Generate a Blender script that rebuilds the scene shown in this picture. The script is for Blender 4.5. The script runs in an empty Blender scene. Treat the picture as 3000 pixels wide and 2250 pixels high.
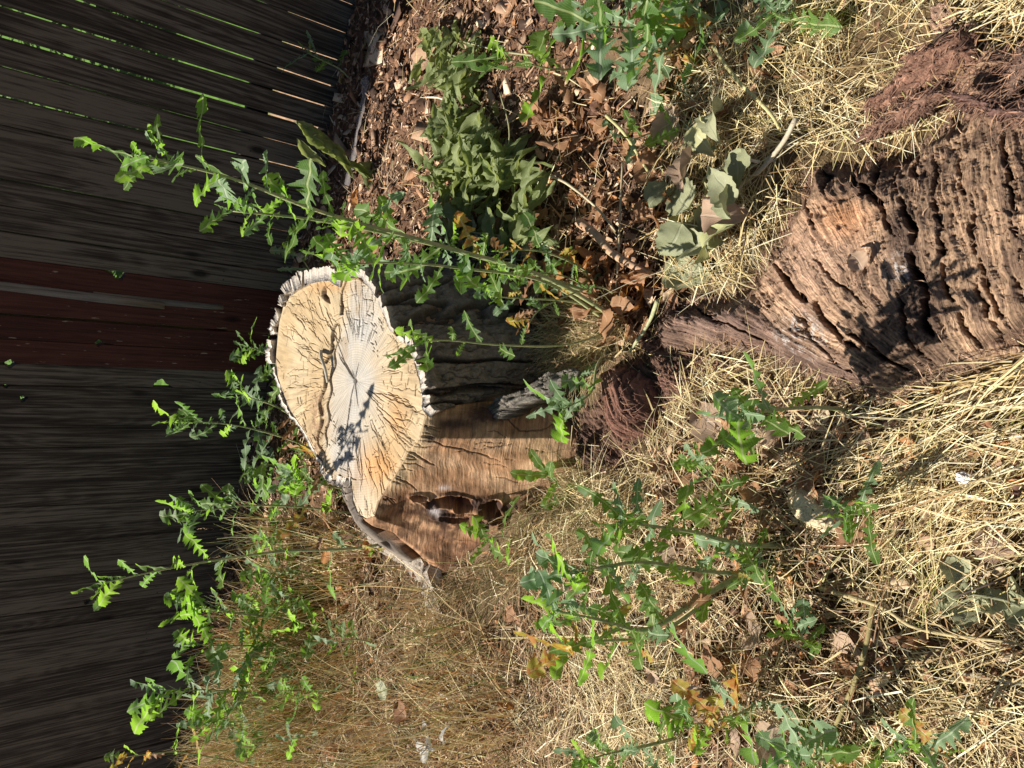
import bpy, bmesh, math, random
import numpy as np
from mathutils import Vector, Matrix

random.seed(7)
rng = np.random.default_rng(11)
SC = bpy.context.scene
COL = SC.collection

# ------------------------------------------------------------------ camera, world, sun
FPX, PITCH, ROLL, CAMH = 2200.0, 0.733, -0.05, 1.62
c_, s_ = math.cos(ROLL), math.sin(ROLL)
U3 = np.array([1.0, 0, 0]); V3 = np.array([0, math.sin(PITCH), math.cos(PITCH)])
F3 = np.array([0, math.cos(PITCH), -math.sin(PITCH)])
YC = c_*U3 - s_*V3
XC = -(s_*U3 + c_*V3)
O3 = np.array([0, 0, CAMH])
cam_d = bpy.data.cameras.new('camera')
cam = bpy.data.objects.new('camera', cam_d); COL.objects.link(cam)
cam_d.sensor_fit = 'HORIZONTAL'; cam_d.sensor_width = 36.0
cam_d.lens = FPX/3000*36.0
cam_d.clip_start = 0.02; cam_d.clip_end = 500
cam.matrix_world = Matrix(((XC[0], YC[0], -F3[0], O3[0]), (XC[1], YC[1], -F3[1], O3[1]),
                           (XC[2], YC[2], -F3[2], O3[2]), (0, 0, 0, 1)))
SC.camera = cam

SUN_EL = math.radians(47)
SUN_AZ = math.radians(180-35)          # direction towards the sun, measured from +X
to_sun = Vector((math.cos(SUN_EL)*math.cos(SUN_AZ), math.cos(SUN_EL)*math.sin(SUN_AZ), math.sin(SUN_EL)))
w = bpy.data.worlds.new('World'); SC.world = w; w.use_nodes = True
nt = w.node_tree
sky = nt.nodes.new('ShaderNodeTexSky'); sky.sky_type = 'NISHITA'; sky.sun_disc = False
sky.sun_elevation = SUN_EL
sky.sun_rotation = math.atan2(to_sun.x, to_sun.y)
nt.links.new(sky.outputs[0], nt.nodes['Background'].inputs[0])
nt.nodes['Background'].inputs[1].default_value = 0.043
sun_d = bpy.data.lights.new('sun', 'SUN'); sun_d.energy = 5.0; sun_d.angle = math.radians(0.5)
sun_d.color = (1.0, 0.94, 0.84)
sun = bpy.data.objects.new('sun', sun_d); COL.objects.link(sun)
sun.rotation_euler = (-to_sun).to_track_quat('-Z', 'Y').to_euler()
vs = SC.view_settings
vs.view_transform = 'Standard'; vs.look = 'None'; vs.exposure = 0.68; vs.gamma = 1; vs.use_curve_mapping = False
SC.cycles.max_bounces = 6; SC.cycles.transparent_max_bounces = 12

# ------------------------------------------------------------------ photo geometry helpers (photo px, 3000 wide)
K = 3000/2212.0
def ray(x, y): return F3 + XC*(x-1500)/FPX + YC*(1125-y)/FPX
def G(x, y, z=0.0):
    d = ray(x, y); return O3 + d*((z-CAMH)/d[2])
def GD(x, y, z=0.0): return G(x*K, y*K, z)
def VY(x, y, Y):                        # where the sight line meets the upright plane at distance Y
    d = ray(x, y); return O3 + d*(Y/d[1])
def PX(x, y, z):                        # world -> photo px (to lay out ground cover by place)
    rx, ry, rz = x-O3[0], y-O3[1], z-O3[2]
    dep = rx*F3[0]+ry*F3[1]+rz*F3[2]
    return 1500+FPX*(rx*XC[0]+ry*XC[1]+rz*XC[2])/dep, 1125-FPX*(rx*YC[0]+ry*YC[1]+rz*YC[2])/dep
YAW, FD = 0.4103, 3.6406
FN = np.array([math.sin(YAW), math.cos(YAW), 0]); FT = np.array([-math.cos(YAW), math.sin(YAW), 0])
F0 = np.array([0, FD, 0.0])
def fence_tz(x, y):
    d = ray(x, y); t = (FD*FN[1])/(d@FN); p = O3+d*t
    return (p-F0)@FT, p[2]

# ------------------------------------------------------------------ noise
def _h(ix, iy, seed):
    n = (ix.astype(np.int64)*374761393 + iy.astype(np.int64)*668265263 + seed*1274126177) & 0xffffffff
    n = ((n ^ (n >> 13))*1274126177) & 0xffffffff
    n = n ^ (n >> 16)
    return (n & 0xffffff)/float(0xffffff)
def vn(x, y, seed=0):
    x = np.asarray(x, float); y = np.asarray(y, float)
    ix = np.floor(x); iy = np.floor(y); fx = x-ix; fy = y-iy
    fx = fx*fx*(3-2*fx); fy = fy*fy*(3-2*fy)
    a = _h(ix, iy, seed); b = _h(ix+1, iy, seed); c = _h(ix, iy+1, seed); d = _h(ix+1, iy+1, seed)
    return a*(1-fx)*(1-fy)+b*fx*(1-fy)+c*(1-fx)*fy+d*fx*fy
def fbm(x, y, o=4, seed=0):
    s = 0; a = .5; t = 0
    for i in range(o):
        s = s+a*vn(x, y, seed+i*17); t += a; a *= .5; x = x*2.03+3.1; y = y*2.03+1.7
    return s/t
def ss(x, a, b):
    t = np.clip((x-a)/(b-a), 0, 1); return t*t*(3-2*t)
def mixc(a, b, t): return a*(1-t[..., None])+np.asarray(b)*t[..., None]
def inpoly(px, py, poly):
    ins = np.zeros(px.shape, bool); n = len(poly)
    for i in range(n):
        x1, y1 = poly[i]; x2, y2 = poly[(i+1) % n]
        if y1 == y2: continue
        c = ((y1 > py) != (y2 > py)) & (px < (x2-x1)*(py-y1)/(y2-y1)+x1)
        ins ^= c
    return ins
def dseg(px, py, poly, closed=False, w=None):
    d = np.full(px.shape, 1e9); n = len(poly)
    for i in range(n if closed else n-1):
        x1, y1 = poly[i][:2]; x2, y2 = poly[(i+1) % n][:2]
        dx, dy = x2-x1, y2-y1; L = dx*dx+dy*dy+1e-12
        t = np.clip(((px-x1)*dx+(py-y1)*dy)/L, 0, 1)
        dd = np.hypot(px-x1-t*dx, py-y1-t*dy)
        if w is not None: dd = dd/(w*(0.25+np.minimum(1, 4*np.minimum((i+t)/(n-1), 1-(i+t)/(n-1)))*.75))
        d = np.minimum(d, dd)
    return d
def ground_z(x, y):
    return 0.05*(fbm(np.asarray(x)*1.7+5, np.asarray(y)*1.7, 3, 3)-.5)+0.018*(fbm(np.asarray(x)*9, np.asarray(y)*9, 3, 9)-.5)
def gz(p): return float(ground_z(p[0], p[1]))

# ------------------------------------------------------------------ tagging / mesh helpers
def tag(o, label=None, cat=None, group=None, kind=None):
    if label: o['label'] = label
    if cat: o['category'] = cat
    if group: o['group'] = group
    if kind: o['kind'] = kind
    return o
def empty(name, loc=(0, 0, 0)):
    o = bpy.data.objects.new(name, None); o.location = loc; o.empty_display_size = .05
    COL.objects.link(o); return o
def adopt(o, parent):
    if parent is not None:
        o.parent = parent
        o.matrix_parent_inverse = Matrix.Translation(-Vector(parent.location)) if parent.parent is None else Matrix()
    return o
def np_mesh(name, verts, quads=None, tris=None, col=None, smooth=True, uv=None, grain=None):
    me = bpy.data.meshes.new(name)
    verts = np.asarray(verts, np.float32)
    idx = []; starts = []; n = 0
    parts = []
    if quads is not None and len(quads): parts.append(np.asarray(quads, np.int32))
    if tris is not None and len(tris): parts.append(np.asarray(tris, np.int32))
    tot = []
    for p in parts:
        k = p.shape[1]; starts.append(n+np.arange(len(p))*k); tot.append(np.full(len(p), k)); idx.append(p.ravel()); n += p.size
    idx = np.concatenate(idx); starts = np.concatenate(starts).astype(np.int32); tot = np.concatenate(tot).astype(np.int32)
    me.vertices.add(len(verts)); me.vertices.foreach_set('co', verts.ravel())
    me.loops.add(len(idx)); me.loops.foreach_set('vertex_index', idx)
    me.polygons.add(len(starts)); me.polygons.foreach_set('loop_start', starts); me.polygons.foreach_set('loop_total', tot)
    me.update(calc_edges=True)
    if smooth: me.polygons.foreach_set('use_smooth', np.ones(len(starts), bool))
    if col is not None:
        a = me.color_attributes.new('Col', 'FLOAT_COLOR', 'POINT')
        c = np.ones((len(verts), 4), np.float32); c[:, :3] = np.clip(col, 0, 1); a.data.foreach_set('color', c.ravel())
    if grain is not None:
        a = me.attributes.new('Grain', 'FLOAT_VECTOR', 'POINT'); g3 = np.zeros((len(verts), 3), np.float32); g3[:len(grain), :2] = grain; a.data.foreach_set('vector', g3.ravel())
    if uv is not None:
        l = me.uv_layers.new(name='UVMap'); l.data.foreach_set('uv', np.asarray(uv, np.float32)[idx].ravel())
    me.validate(); return me
def link(name, me, mat, parent=None):
    o = bpy.data.objects.new(name, me); COL.objects.link(o)
    if mat is not None and not me.materials: me.materials.append(mat)
    return adopt(o, parent)
def grid_faces(nu, nv, wrap=False):
    i = np.arange(nu if wrap else nu-1)[:, None]; j = np.arange(nv-1)[None, :]
    i2 = (i+1) % nu
    return np.stack([i*nv+j, i2*nv+j, i2*nv+j+1, i*nv+j+1], -1).reshape(-1, 4)
def tube(pts, r0, r1, n=7, jit=0.0, seed=0):
    pts = np.asarray(pts, float); m = len(pts)
    tg = np.gradient(pts, axis=0); tg /= np.linalg.norm(tg, axis=1)[:, None]+1e-9
    up = np.array([0.3, 0.2, 1.0]); a = np.cross(tg, up); a /= np.linalg.norm(a, axis=1)[:, None]+1e-9
    b = np.cross(tg, a)
    th = np.arange(n)/n*2*np.pi
    r = np.linspace(r0, r1, m)[:, None, None]
    if jit: r = r*(1+jit*(vn(np.arange(m)[:, None]*.9, th[None, :]*1.3+seed, seed)[..., None]-.5)*2)
    v = pts[:, None, :]+r*(np.cos(th)[None, :, None]*a[:, None, :]+np.sin(th)[None, :, None]*b[:, None, :])
    q = []
    for i in range(m-1):
        for k in range(n):
            k2 = (k+1) % n; q.append((i*n+k, i*n+k2, (i+1)*n+k2, (i+1)*n+k))
    vv = v.reshape(-1, 3)
    vv = np.vstack([vv, pts[0], pts[-1]]); t = []
    for k in range(n):
        k2 = (k+1) % n; t.append((k2, k, m*n)); t.append(((m-1)*n+k, (m-1)*n+k2, m*n+1))
    return vv, q, t
def smooth_path(P, n):
    P = np.asarray(P, float)
    if len(P) < 3: return P[0]+(P[-1]-P[0])*np.linspace(0, 1, n)[:, None]
    Q = np.vstack([2*P[0]-P[1], P, 2*P[-1]-P[-2]]); out = []
    for s in np.linspace(0, len(P)-1-1e-6, n):
        i = int(s); t = s-i; p0, p1, p2, p3 = Q[i], Q[i+1], Q[i+2], Q[i+3]
        out.append(.5*((2*p1)+(-p0+p2)*t+(2*p0-5*p1+4*p2-p3)*t*t+(-p0+3*p1-3*p2+p3)*t**3))
    return np.array(out)

# ------------------------------------------------------------------ materials
def new_mat(name):
    m = bpy.data.materials.new(name); m.use_nodes = True
    return m, m.node_tree, m.node_tree.nodes['Principled BSDF']
def nd(t, typ, **kw):
    n = t.nodes.new(typ)
    for k, v in kw.items():
        if k.startswith('i_'): n.inputs[k[2:].replace('_', ' ')].default_value = v
        else: setattr(n, k, v)
    return n
def attr_mat(name, rough=.85, fine=300, amt=.25, bump=.3, bdist=.002, stretch=(1, 1, 1), spec=.2, transl=0, grain=0, gdist=.003):
    m, t, b = new_mat(name)
    at = nd(t, 'ShaderNodeAttribute', attribute_name='Col')
    tc = nd(t, 'ShaderNodeTexCoord'); mp = nd(t, 'ShaderNodeMapping'); mp.inputs['Scale'].default_value = stretch
    t.links.new(tc.outputs['Object'], mp.inputs[0])
    nz = nd(t, 'ShaderNodeTexNoise', i_Scale=fine, i_Detail=5.0, i_Roughness=.65); t.links.new(mp.outputs[0], nz.inputs['Vector'])
    mr = nd(t, 'ShaderNodeMapRange'); mr.inputs[1].default_value = .25; mr.inputs[2].default_value = .75
    mr.inputs[3].default_value = 1-amt; mr.inputs[4].default_value = 1+amt
    t.links.new(nz.outputs['Fac'], mr.inputs[0])
    vm = nd(t, 'ShaderNodeVectorMath', operation='SCALE')
    t.links.new(at.outputs['Color'], vm.inputs[0]); t.links.new(mr.outputs[0], vm.inputs['Scale'])
    if grain:
        ga = nd(t, 'ShaderNodeAttribute', attribute_name='Grain')
        gn = nd(t, 'ShaderNodeTexNoise', i_Scale=1.0, i_Detail=6.0, i_Roughness=.62); t.links.new(ga.outputs['Vector'], gn.inputs['Vector'])
        gr = nd(t, 'ShaderNodeMapRange'); gr.inputs[1].default_value = .3; gr.inputs[2].default_value = .7; gr.inputs[3].default_value = 1-grain; gr.inputs[4].default_value = 1+grain
        t.links.new(gn.outputs['Fac'], gr.inputs[0])
        v2 = nd(t, 'ShaderNodeVectorMath', operation='SCALE'); t.links.new(vm.outputs[0], v2.inputs[0]); t.links.new(gr.outputs[0], v2.inputs['Scale']); vm = v2
    t.links.new(vm.outputs[0], b.inputs['Base Color'])
    b.inputs['Roughness'].default_value = rough; b.inputs['Specular IOR Level'].default_value = spec
    if bump:
        bp = nd(t, 'ShaderNodeBump', i_Strength=bump, i_Distance=bdist)
        t.links.new(nz.outputs['Fac'], bp.inputs['Height']); t.links.new(bp.outputs[0], b.inputs['Normal'])
        if grain:
            b2 = nd(t, 'ShaderNodeBump', i_Strength=1.0, i_Distance=gdist); t.links.new(gn.outputs['Fac'], b2.inputs['Height']); t.links.new(bp.outputs[0], b2.inputs['Normal']); t.links.new(b2.outputs[0], b.inputs['Normal'])
    if transl:
        tr = nd(t, 'ShaderNodeBsdfTranslucent'); t.links.new(vm.outputs[0], tr.inputs[0])
        mx = nd(t, 'ShaderNodeMixShader'); mx.inputs[0].default_value = transl
        t.links.new(b.outputs[0], mx.inputs[1]); t.links.new(tr.outputs[0], mx.inputs[2])
        t.links.new(mx.outputs[0], t.nodes['Material Output'].inputs[0])
    return m
M_GROUND = attr_mat('soil_and_thatch', fine=220, amt=.45, bump=.8, bdist=.006)
M_WOOD = attr_mat('cut_wood', rough=.7, fine=200, amt=.12, bump=.3, bdist=.001, grain=.22, gdist=.0012)
M_SLANT = attr_mat('slanting_cut_wood', rough=.8, fine=150, amt=.18, bump=.5, bdist=.002, grain=.42, gdist=.003)
M_ROT = attr_mat('rotten_wood', rough=.9, fine=160, amt=.35, bump=.8, bdist=.004, grain=.4, gdist=.004)
M_BARK = attr_mat('tree_bark', rough=.92, fine=150, amt=.35, bump=.9, bdist=.004)
M_STRAW = attr_mat('dry_straw', rough=.55, fine=40, amt=.12, bump=0, spec=.35, transl=.15)
M_CHIP = attr_mat('mulch_chip', rough=.85, fine=120, amt=.3, bump=.3)
M_STICK = attr_mat('twig_bark', rough=.8, fine=200, amt=.3, bump=.4)

def leaf_mat(name, top, back, transl, veincol, tf=.5, rough=.5, blotch=None):
    m, t, b = new_mat(name)
    uv = nd(t, 'ShaderNodeUVMap', uv_map='UVMap'); sx = nd(t, 'ShaderNodeSeparateXYZ'); t.links.new(uv.outputs[0], sx.inputs[0])
    au = nd(t, 'ShaderNodeMath', operation='ABSOLUTE'); t.links.new(sx.outputs[0], au.inputs[0])     # |u| = distance from midrib
    mid = nd(t, 'ShaderNodeMapRange'); mid.inputs[1].default_value = .035; mid.inputs[2].default_value = .075
    mid.inputs[3].default_value = 1; mid.inputs[4].default_value = 0; t.links.new(au.outputs[0], mid.inputs[0])
    k = nd(t, 'ShaderNodeMath', operation='MULTIPLY'); k.inputs[1].default_value = -1.1; t.links.new(au.outputs[0], k.inputs[0])
    s = nd(t, 'ShaderNodeMath', operation='ADD'); t.links.new(sx.outputs[1], s.inputs[0]); t.links.new(k.outputs[0], s.inputs[1])
    s2 = nd(t, 'ShaderNodeMath', operation='MULTIPLY'); s2.inputs[1].default_value = 9; t.links.new(s.outputs[0], s2.inputs[0])
    fr = nd(t, 'ShaderNodeMath', operation='PINGPONG'); fr.inputs[1].default_value = .5; t.links.new(s2.outputs[0], fr.inputs[0])
    sv = nd(t, 'ShaderNodeMapRange'); sv.inputs[1].default_value = .03; sv.inputs[2].default_value = .09
    sv.inputs[3].default_value = .55; sv.inputs[4].default_value = 0; t.links.new(fr.outputs[0], sv.inputs[0])
    mx = nd(t, 'ShaderNodeMath', operation='MAXIMUM'); t.links.new(mid.outputs[0], mx.inputs[0]); t.links.new(sv.outputs[0], mx.inputs[1])
    oi = nd(t, 'ShaderNodeObjectInfo')
    tc = nd(t, 'ShaderNodeTexCoord')
    nz = nd(t, 'ShaderNodeTexNoise', i_Scale=28.0, i_Detail=3.0); t.links.new(tc.outputs['Object'], nz.inputs['Vector'])
    def shade(col, colb, vein):
        c1 = nd(t, 'ShaderNodeMix', data_type='RGBA'); c1.inputs[6].default_value = (*col, 1); c1.inputs[7].default_value = (*colb, 1)
        ad = nd(t, 'ShaderNodeMath', operation='ADD'); t.links.new(oi.outputs['Random'], ad.inputs[0]); t.links.new(nz.outputs['Fac'], ad.inputs[1])
        mm = nd(t, 'ShaderNodeMapRange'); mm.inputs[1].default_value = .4; mm.inputs[2].default_value = 1.6; t.links.new(ad.outputs[0], mm.inputs[0])
        t.links.new(mm.outputs[0], c1.inputs[0])
        c2 = nd(t, 'ShaderNodeMix', data_type='RGBA'); t.links.new(mx.outputs[0], c2.inputs[0]); t.links.new(c1.outputs[2], c2.inputs[6]); c2.inputs[7].default_value = (*vein, 1)
        return c2
    ct = shade(top[0], top[1], veincol)
    cb = shade(back[0], back[1], tuple(min(1, v*1.2) for v in veincol))
    out = ct
    if blotch:
        n2 = nd(t, 'ShaderNodeTexNoise', i_Scale=9.0, i_Detail=2.0); t.links.new(tc.outputs['Object'], n2.inputs['Vector'])
        m2 = nd(t, 'ShaderNodeMapRange'); m2.inputs[1].default_value = .45; m2.inputs[2].default_value = .6; t.links.new(n2.outputs['Fac'], m2.inputs[0])
        o2 = nd(t, 'ShaderNodeMix', data_type='RGBA'); t.links.new(m2.outputs[0], o2.inputs[0]); t.links.new(ct.outputs[2], o2.inputs[6]); o2.inputs[7].default_value = (*blotch, 1)
        out = o2
        o3 = nd(t, 'ShaderNodeMix', data_type='RGBA'); t.links.new(m2.outputs[0], o3.inputs[0]); t.links.new(cb.outputs[2], o3.inputs[6]); o3.inputs[7].default_value = (*blotch, 1)
        cb = o3
    t.links.new(out.outputs[2], b.inputs['Base Color']); b.inputs['Roughness'].default_value = rough; b.inputs['Specular IOR Level'].default_value = .4
    bp = nd(t, 'ShaderNodeBump', i_Strength=.5, i_Distance=.002); t.links.new(mx.outputs[0], bp.inputs['Height']); t.links.new(bp.outputs[0], b.inputs['Normal'])
    tr = nd(t, 'ShaderNodeBsdfTranslucent'); t.links.new(cb.outputs[2], tr.inputs[0])
    ms = nd(t, 'ShaderNodeMixShader'); ms.inputs[0].default_value = tf
    t.links.new(b.outputs[0], ms.inputs[1]); t.links.new(tr.outputs[0], ms.inputs[2])
    t.links.new(ms.outputs[0], t.nodes['Material Output'].inputs[0])
    return m
M_LET = leaf_mat('lettuce_leaf', ((.05, .13, .028), (.11, .22, .05)), ((.24, .52, .03), (.40, .70, .05)), .5, (.42, .52, .22), tf=.55)
M_LETG = leaf_mat('lettuce_leaf_glaucous', ((.15, .25, .12), (.24, .34, .20)), ((.20, .45, .05), (.30, .58, .07)), .5, (.42, .50, .34), tf=.42, rough=.6)
M_LETY = leaf_mat('lettuce_leaf_yellowing', ((.40, .42, .06), (.50, .40, .08)), ((.55, .52, .05), (.6, .4, .05)), .5, (.6, .55, .3), tf=.5, blotch=(.52, .22, .06))
M_OLIVE = leaf_mat('wilted_leaf', ((.15, .20, .07), (.30, .35, .15)), ((.34, .42, .10), (.42, .48, .14)), .5, (.36, .40, .2), tf=.4, rough=.55)
M_GREYL = leaf_mat('grey_green_leaf', ((.25, .27, .15), (.42, .42, .26)), ((.2, .22, .1), (.25, .26, .12)), .5, (.34, .35, .22), tf=.2, rough=.6)
M_BROWN = leaf_mat('dead_brown_leaf', ((.20, .095, .045), (.46, .25, .13)), ((.40, .17, .05), (.45, .22, .08)), .5, (.42, .27, .16), tf=.25, rough=.7)
M_PALE = leaf_mat('pale_dead_leaf', ((.40, .27, .19), (.5, .36, .25)), ((.4, .25, .15), (.42, .3, .2)), .5, (.5, .38, .28), tf=.2, rough=.7)
M_ORANGE = leaf_mat('orange_dead_leaf', ((.45, .17, .05), (.5, .25, .08)), ((.55, .2, .04), (.55, .25, .05)), .5, (.5, .3, .12), tf=.3, rough=.6)
M_STEM, t_, b_ = new_mat('green_stem'); b_.inputs['Base Color'].default_value = (.28, .32, .14, 1); b_.inputs['Roughness'].default_value = .5
n_ = nd(t_, 'ShaderNodeTexNoise', i_Scale=30.0, i_Detail=3.0); r_ = nd(t_, 'ShaderNodeValToRGB')
tc_ = nd(t_, 'ShaderNodeTexCoord'); t_.links.new(tc_.outputs['Object'], n_.inputs['Vector'])
r_.color_ramp.elements[0].color = (.22, .29, .12, 1); r_.color_ramp.elements[1].color = (.44, .42, .22, 1)
r_.color_ramp.elements[0].position = .35; r_.color_ramp.elements[1].position = .7
t_.links.new(n_.outputs['Fac'], r_.inputs[0]); t_.links.new(r_.outputs[0], b_.inputs['Base Color'])

def board_mat(name, c1, c2, c3, chip=None):
    m, t, b = new_mat(name)
    tc = nd(t, 'ShaderNodeTexCoord'); oi = nd(t, 'ShaderNodeObjectInfo')
    off = nd(t, 'ShaderNodeVectorMath', operation='SCALE'); off.inputs[0].default_value = (13.7, 5.1, 31.3); t.links.new(oi.outputs['Random'], off.inputs['Scale'])
    ad = nd(t, 'ShaderNodeVectorMath', operation='ADD'); t.links.new(tc.outputs['Object'], ad.inputs[0]); t.links.new(off.outputs[0], ad.inputs[1])
    mp = nd(t, 'ShaderNodeMapping'); mp.inputs['Scale'].default_value = (7, 7, .9); t.links.new(ad.outputs[0], mp.inputs[0])
    n1 = nd(t, 'ShaderNodeTexNoise', i_Scale=1.3, i_Detail=1.5); t.links.new(mp.outputs[0], n1.inputs['Vector'])
    mu = nd(t, 'ShaderNodeMath', operation='MULTIPLY'); mu.inputs[1].default_value = 30; t.links.new(n1.outputs['Fac'], mu.inputs[0])
    si = nd(t, 'ShaderNodeMath', operation='PINGPONG'); si.inputs[1].default_value = 1.0; t.links.new(mu.outputs[0], si.inputs[0])
    mp2 = nd(t, 'ShaderNodeMapping'); mp2.inputs['Scale'].default_value = (85, 85, 2.0); t.links.new(ad.outputs[0], mp2.inputs[0])
    n2 = nd(t, 'ShaderNodeTexNoise', i_Scale=1.0, i_Detail=7.0, i_Roughness=.72); t.links.new(mp2.outputs[0], n2.inputs['Vector'])
    n3 = nd(t, 'ShaderNodeTexNoise', i_Scale=4.0, i_Detail=3.0); t.links.new(ad.outputs[0], n3.inputs['Vector'])
    nk = nd(t, 'ShaderNodeMapRange'); nk.clamp = False; nk.inputs[1].default_value = .3; nk.inputs[2].default_value = .7; nk.inputs[3].default_value = .12; nk.inputs[4].default_value = .88; t.links.new(n2.outputs['Fac'], nk.inputs[0])
    a1 = nd(t, 'ShaderNodeMath', operation='MULTIPLY_ADD'); a1.inputs[1].default_value = .15; t.links.new(si.outputs[0], a1.inputs[0]); t.links.new(nk.outputs[0], a1.inputs[2])
    a2 = nd(t, 'ShaderNodeMath', operation='MULTIPLY_ADD'); a2.inputs[1].default_value = .35; t.links.new(n3.outputs['Fac'], a2.inputs[0]); t.links.new(a1.outputs[0], a2.inputs[2])
    a3 = nd(t, 'ShaderNodeMath', operation='MULTIPLY_ADD'); a3.inputs[1].default_value = .22; t.links.new(oi.outputs['Random'], a3.inputs[0]); t.links.new(a2.outputs[0], a3.inputs[2])
    r = nd(t, 'ShaderNodeValToRGB'); e = r.color_ramp.elements
    e[0].position = .52; e[0].color = (*c1, 1); e[1].position = 1.02; e[1].color = (*c3, 1)
    x = e.new(.77); x.color = (*c2, 1)
    t.links.new(a3.outputs[0], r.inputs[0]); last = r.outputs[0]
    mpk = nd(t, 'ShaderNodeMapping'); mpk.inputs['Scale'].default_value = (6.5, 6.5, 2.6); t.links.new(ad.outputs[0], mpk.inputs[0])
    vo = nd(t, 'ShaderNodeTexVoronoi', i_Scale=1.0); t.links.new(mpk.outputs[0], vo.inputs['Vector'])
    kr = nd(t, 'ShaderNodeMapRange'); kr.inputs[1].default_value = .06; kr.inputs[2].default_value = .14; kr.inputs[3].default_value = .9; kr.inputs[4].default_value = 0; t.links.new(vo.outputs['Distance'], kr.inputs[0])
    kx = nd(t, 'ShaderNodeMix', data_type='RGBA'); t.links.new(kr.outputs[0], kx.inputs[0]); t.links.new(last, kx.inputs[6]); kx.inputs[7].default_value = (c1[0]*.35, c1[1]*.3, c1[2]*.3, 1); last = kx.outputs[2]
    if chip:
        mp3 = nd(t, 'ShaderNodeMapping'); mp3.inputs['Scale'].default_value = (90, 90, 14); t.links.new(ad.outputs[0], mp3.inputs[0])
        n4 = nd(t, 'ShaderNodeTexNoise', i_Scale=1.0, i_Detail=5.0); t.links.new(mp3.outputs[0], n4.inputs['Vector'])
        mr = nd(t, 'ShaderNodeMapRange'); mr.inputs[1].default_value = .68; mr.inputs[2].default_value = .72; t.links.new(n4.outputs['Fac'], mr.inputs[0])
        mx = nd(t, 'ShaderNodeMix', data_type='RGBA'); t.links.new(mr.outputs[0], mx.inputs[0]); t.links.new(last, mx.inputs[6]); mx.inputs[7].default_value = (*chip, 1); last = mx.outputs[2]
    t.links.new(last, b.inputs['Base Color']); b.inputs['Roughness'].default_value = .75; b.inputs['Specular IOR Level'].default_value = .3
    bp = nd(t, 'ShaderNodeBump', i_Strength=.6, i_Distance=.002); t.links.new(a1.outputs[0], bp.inputs['Height']); t.links.new(bp.outputs[0], b.inputs['Normal'])
    return m
M_BOARD = board_mat('weathered_board', (.020, .015, .012), (.055, .043, .034), (.15, .125, .10))
M_RED = board_mat('red_stained_board', (.036, .010, .007), (.060, .017, .012), (.09, .030, .022), chip=(.30, .24, .2))
M_BATTEN = board_mat('grey_batten', (.08, .07, .06), (.15, .135, .12), (.22, .20, .18))

# ------------------------------------------------------------------ ground
STRAW_D = [(1440, 330), (1500, 120), (1560, 60), (1700, 40), (1900, -200), (2700, -200), (2400, 1700), (2500, 1900), (400, 1900), (540, 1500), (560, 1200), (700, 1060), (760, 1130), (960, 1250), (1120, 1180), (1290, 1000), (1260, 900), (1400, 700)]
MULCH_D = [(640, -300), (1560, -300), (1440, 0), (1330, 80), (1200, 200), (1160, 420), (1250, 640), (1000, 1000), (800, 1250), (540, 1500), (380, 1500), (520, 1000)]
BROWN_D = [(1160, 200), (1330, 180), (1460, 300), (1470, 640), (1420, 700), (1330, 760), (1100, 640), (1050, 560), (1180, 420)]
LITTER_D = [(1420, 960), (1560, 840), (1720, 860), (1830, 880), (1870, 1150), (1930, 1420), (1850, 1659), (1500, 1659), (1500, 1450), (1440, 1180)]
def ground_kind(x, y):
    px, py = PX(x, y, 0.0); px = px/K; py = py/K
    n = 60*(fbm(px*.012, py*.012, 3, 5)-.5); px = px+n*1.5; py = py-n*1.5
    m = {}
    for nme, P in (('straw', STRAW_D), ('mulch', MULCH_D), ('brown', BROWN_D), ('litter', LITTER_D)):
        m[nme] = inpoly(px, py, P)
    return m
FENCE_LINE = lambda x, y: (x-F0[0])*FN[0]+(y-F0[1])*FN[1]      # >0 behind the fence
def make_ground():
    xs = np.concatenate([np.linspace(-60, -4.2, 24), np.linspace(-4, 3.4, 420), np.linspace(3.6, 60, 24)])
    ys = np.concatenate([np.linspace(-30, -1.2, 16), np.linspace(-1, 6, 400), np.linspace(6.2, 90, 40)])
    X, Y = np.meshgrid(xs, ys, indexing='ij')
    Z = ground_z(X, Y)-0.004
    c = np.zeros(X.shape+(3,)); c[:] = (.17, .115, .065)
    k = ground_kind(X, Y)
    c[k['straw']] = (.12, .08, .04)
    c[k['mulch']] = (.16, .088, .052)
    c[k['brown']] = (.085, .045, .026)
    c[k['litter']] = (.10, .06, .035)
    n = fbm(X*30, Y*30, 4, 21); c *= (0.45+1.1*n)[..., None]
    n2 = fbm(X*5, Y*5, 3, 31); c = mixc(c, (.30, .20, .13), ss(n2, .55, .75)*.45*ss(n, .45, .6))
    beh = FENCE_LINE(X, Y)
    g = np.zeros_like(c); g[:] = (.10, .20, .035); g *= (.35+1.3*fbm(X*14, Y*14, 4, 44))[..., None]
    tan = np.zeros_like(c); tan[:] = (.42, .27, .17); tan *= (.5+fbm(X*30, Y*30, 3, 45))[..., None]
    t = ss(beh+.25*(fbm(X*3, Y*3, 2, 61)-.5), .55, .75)
    bc = tan*(1-t[..., None])+g*t[..., None]
    wv = ss(beh, .02, .05)[..., None]
    c = c*(1-wv)+bc*wv
    me = np_mesh('ground', np.stack([X, Y, Z], -1).reshape(-1, 3), grid_faces(len(xs), len(ys)), col=c.reshape(-1, 3))
    o = link('ground', me, M_GROUND); o['kind'] = 'structure'
make_ground()

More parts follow.
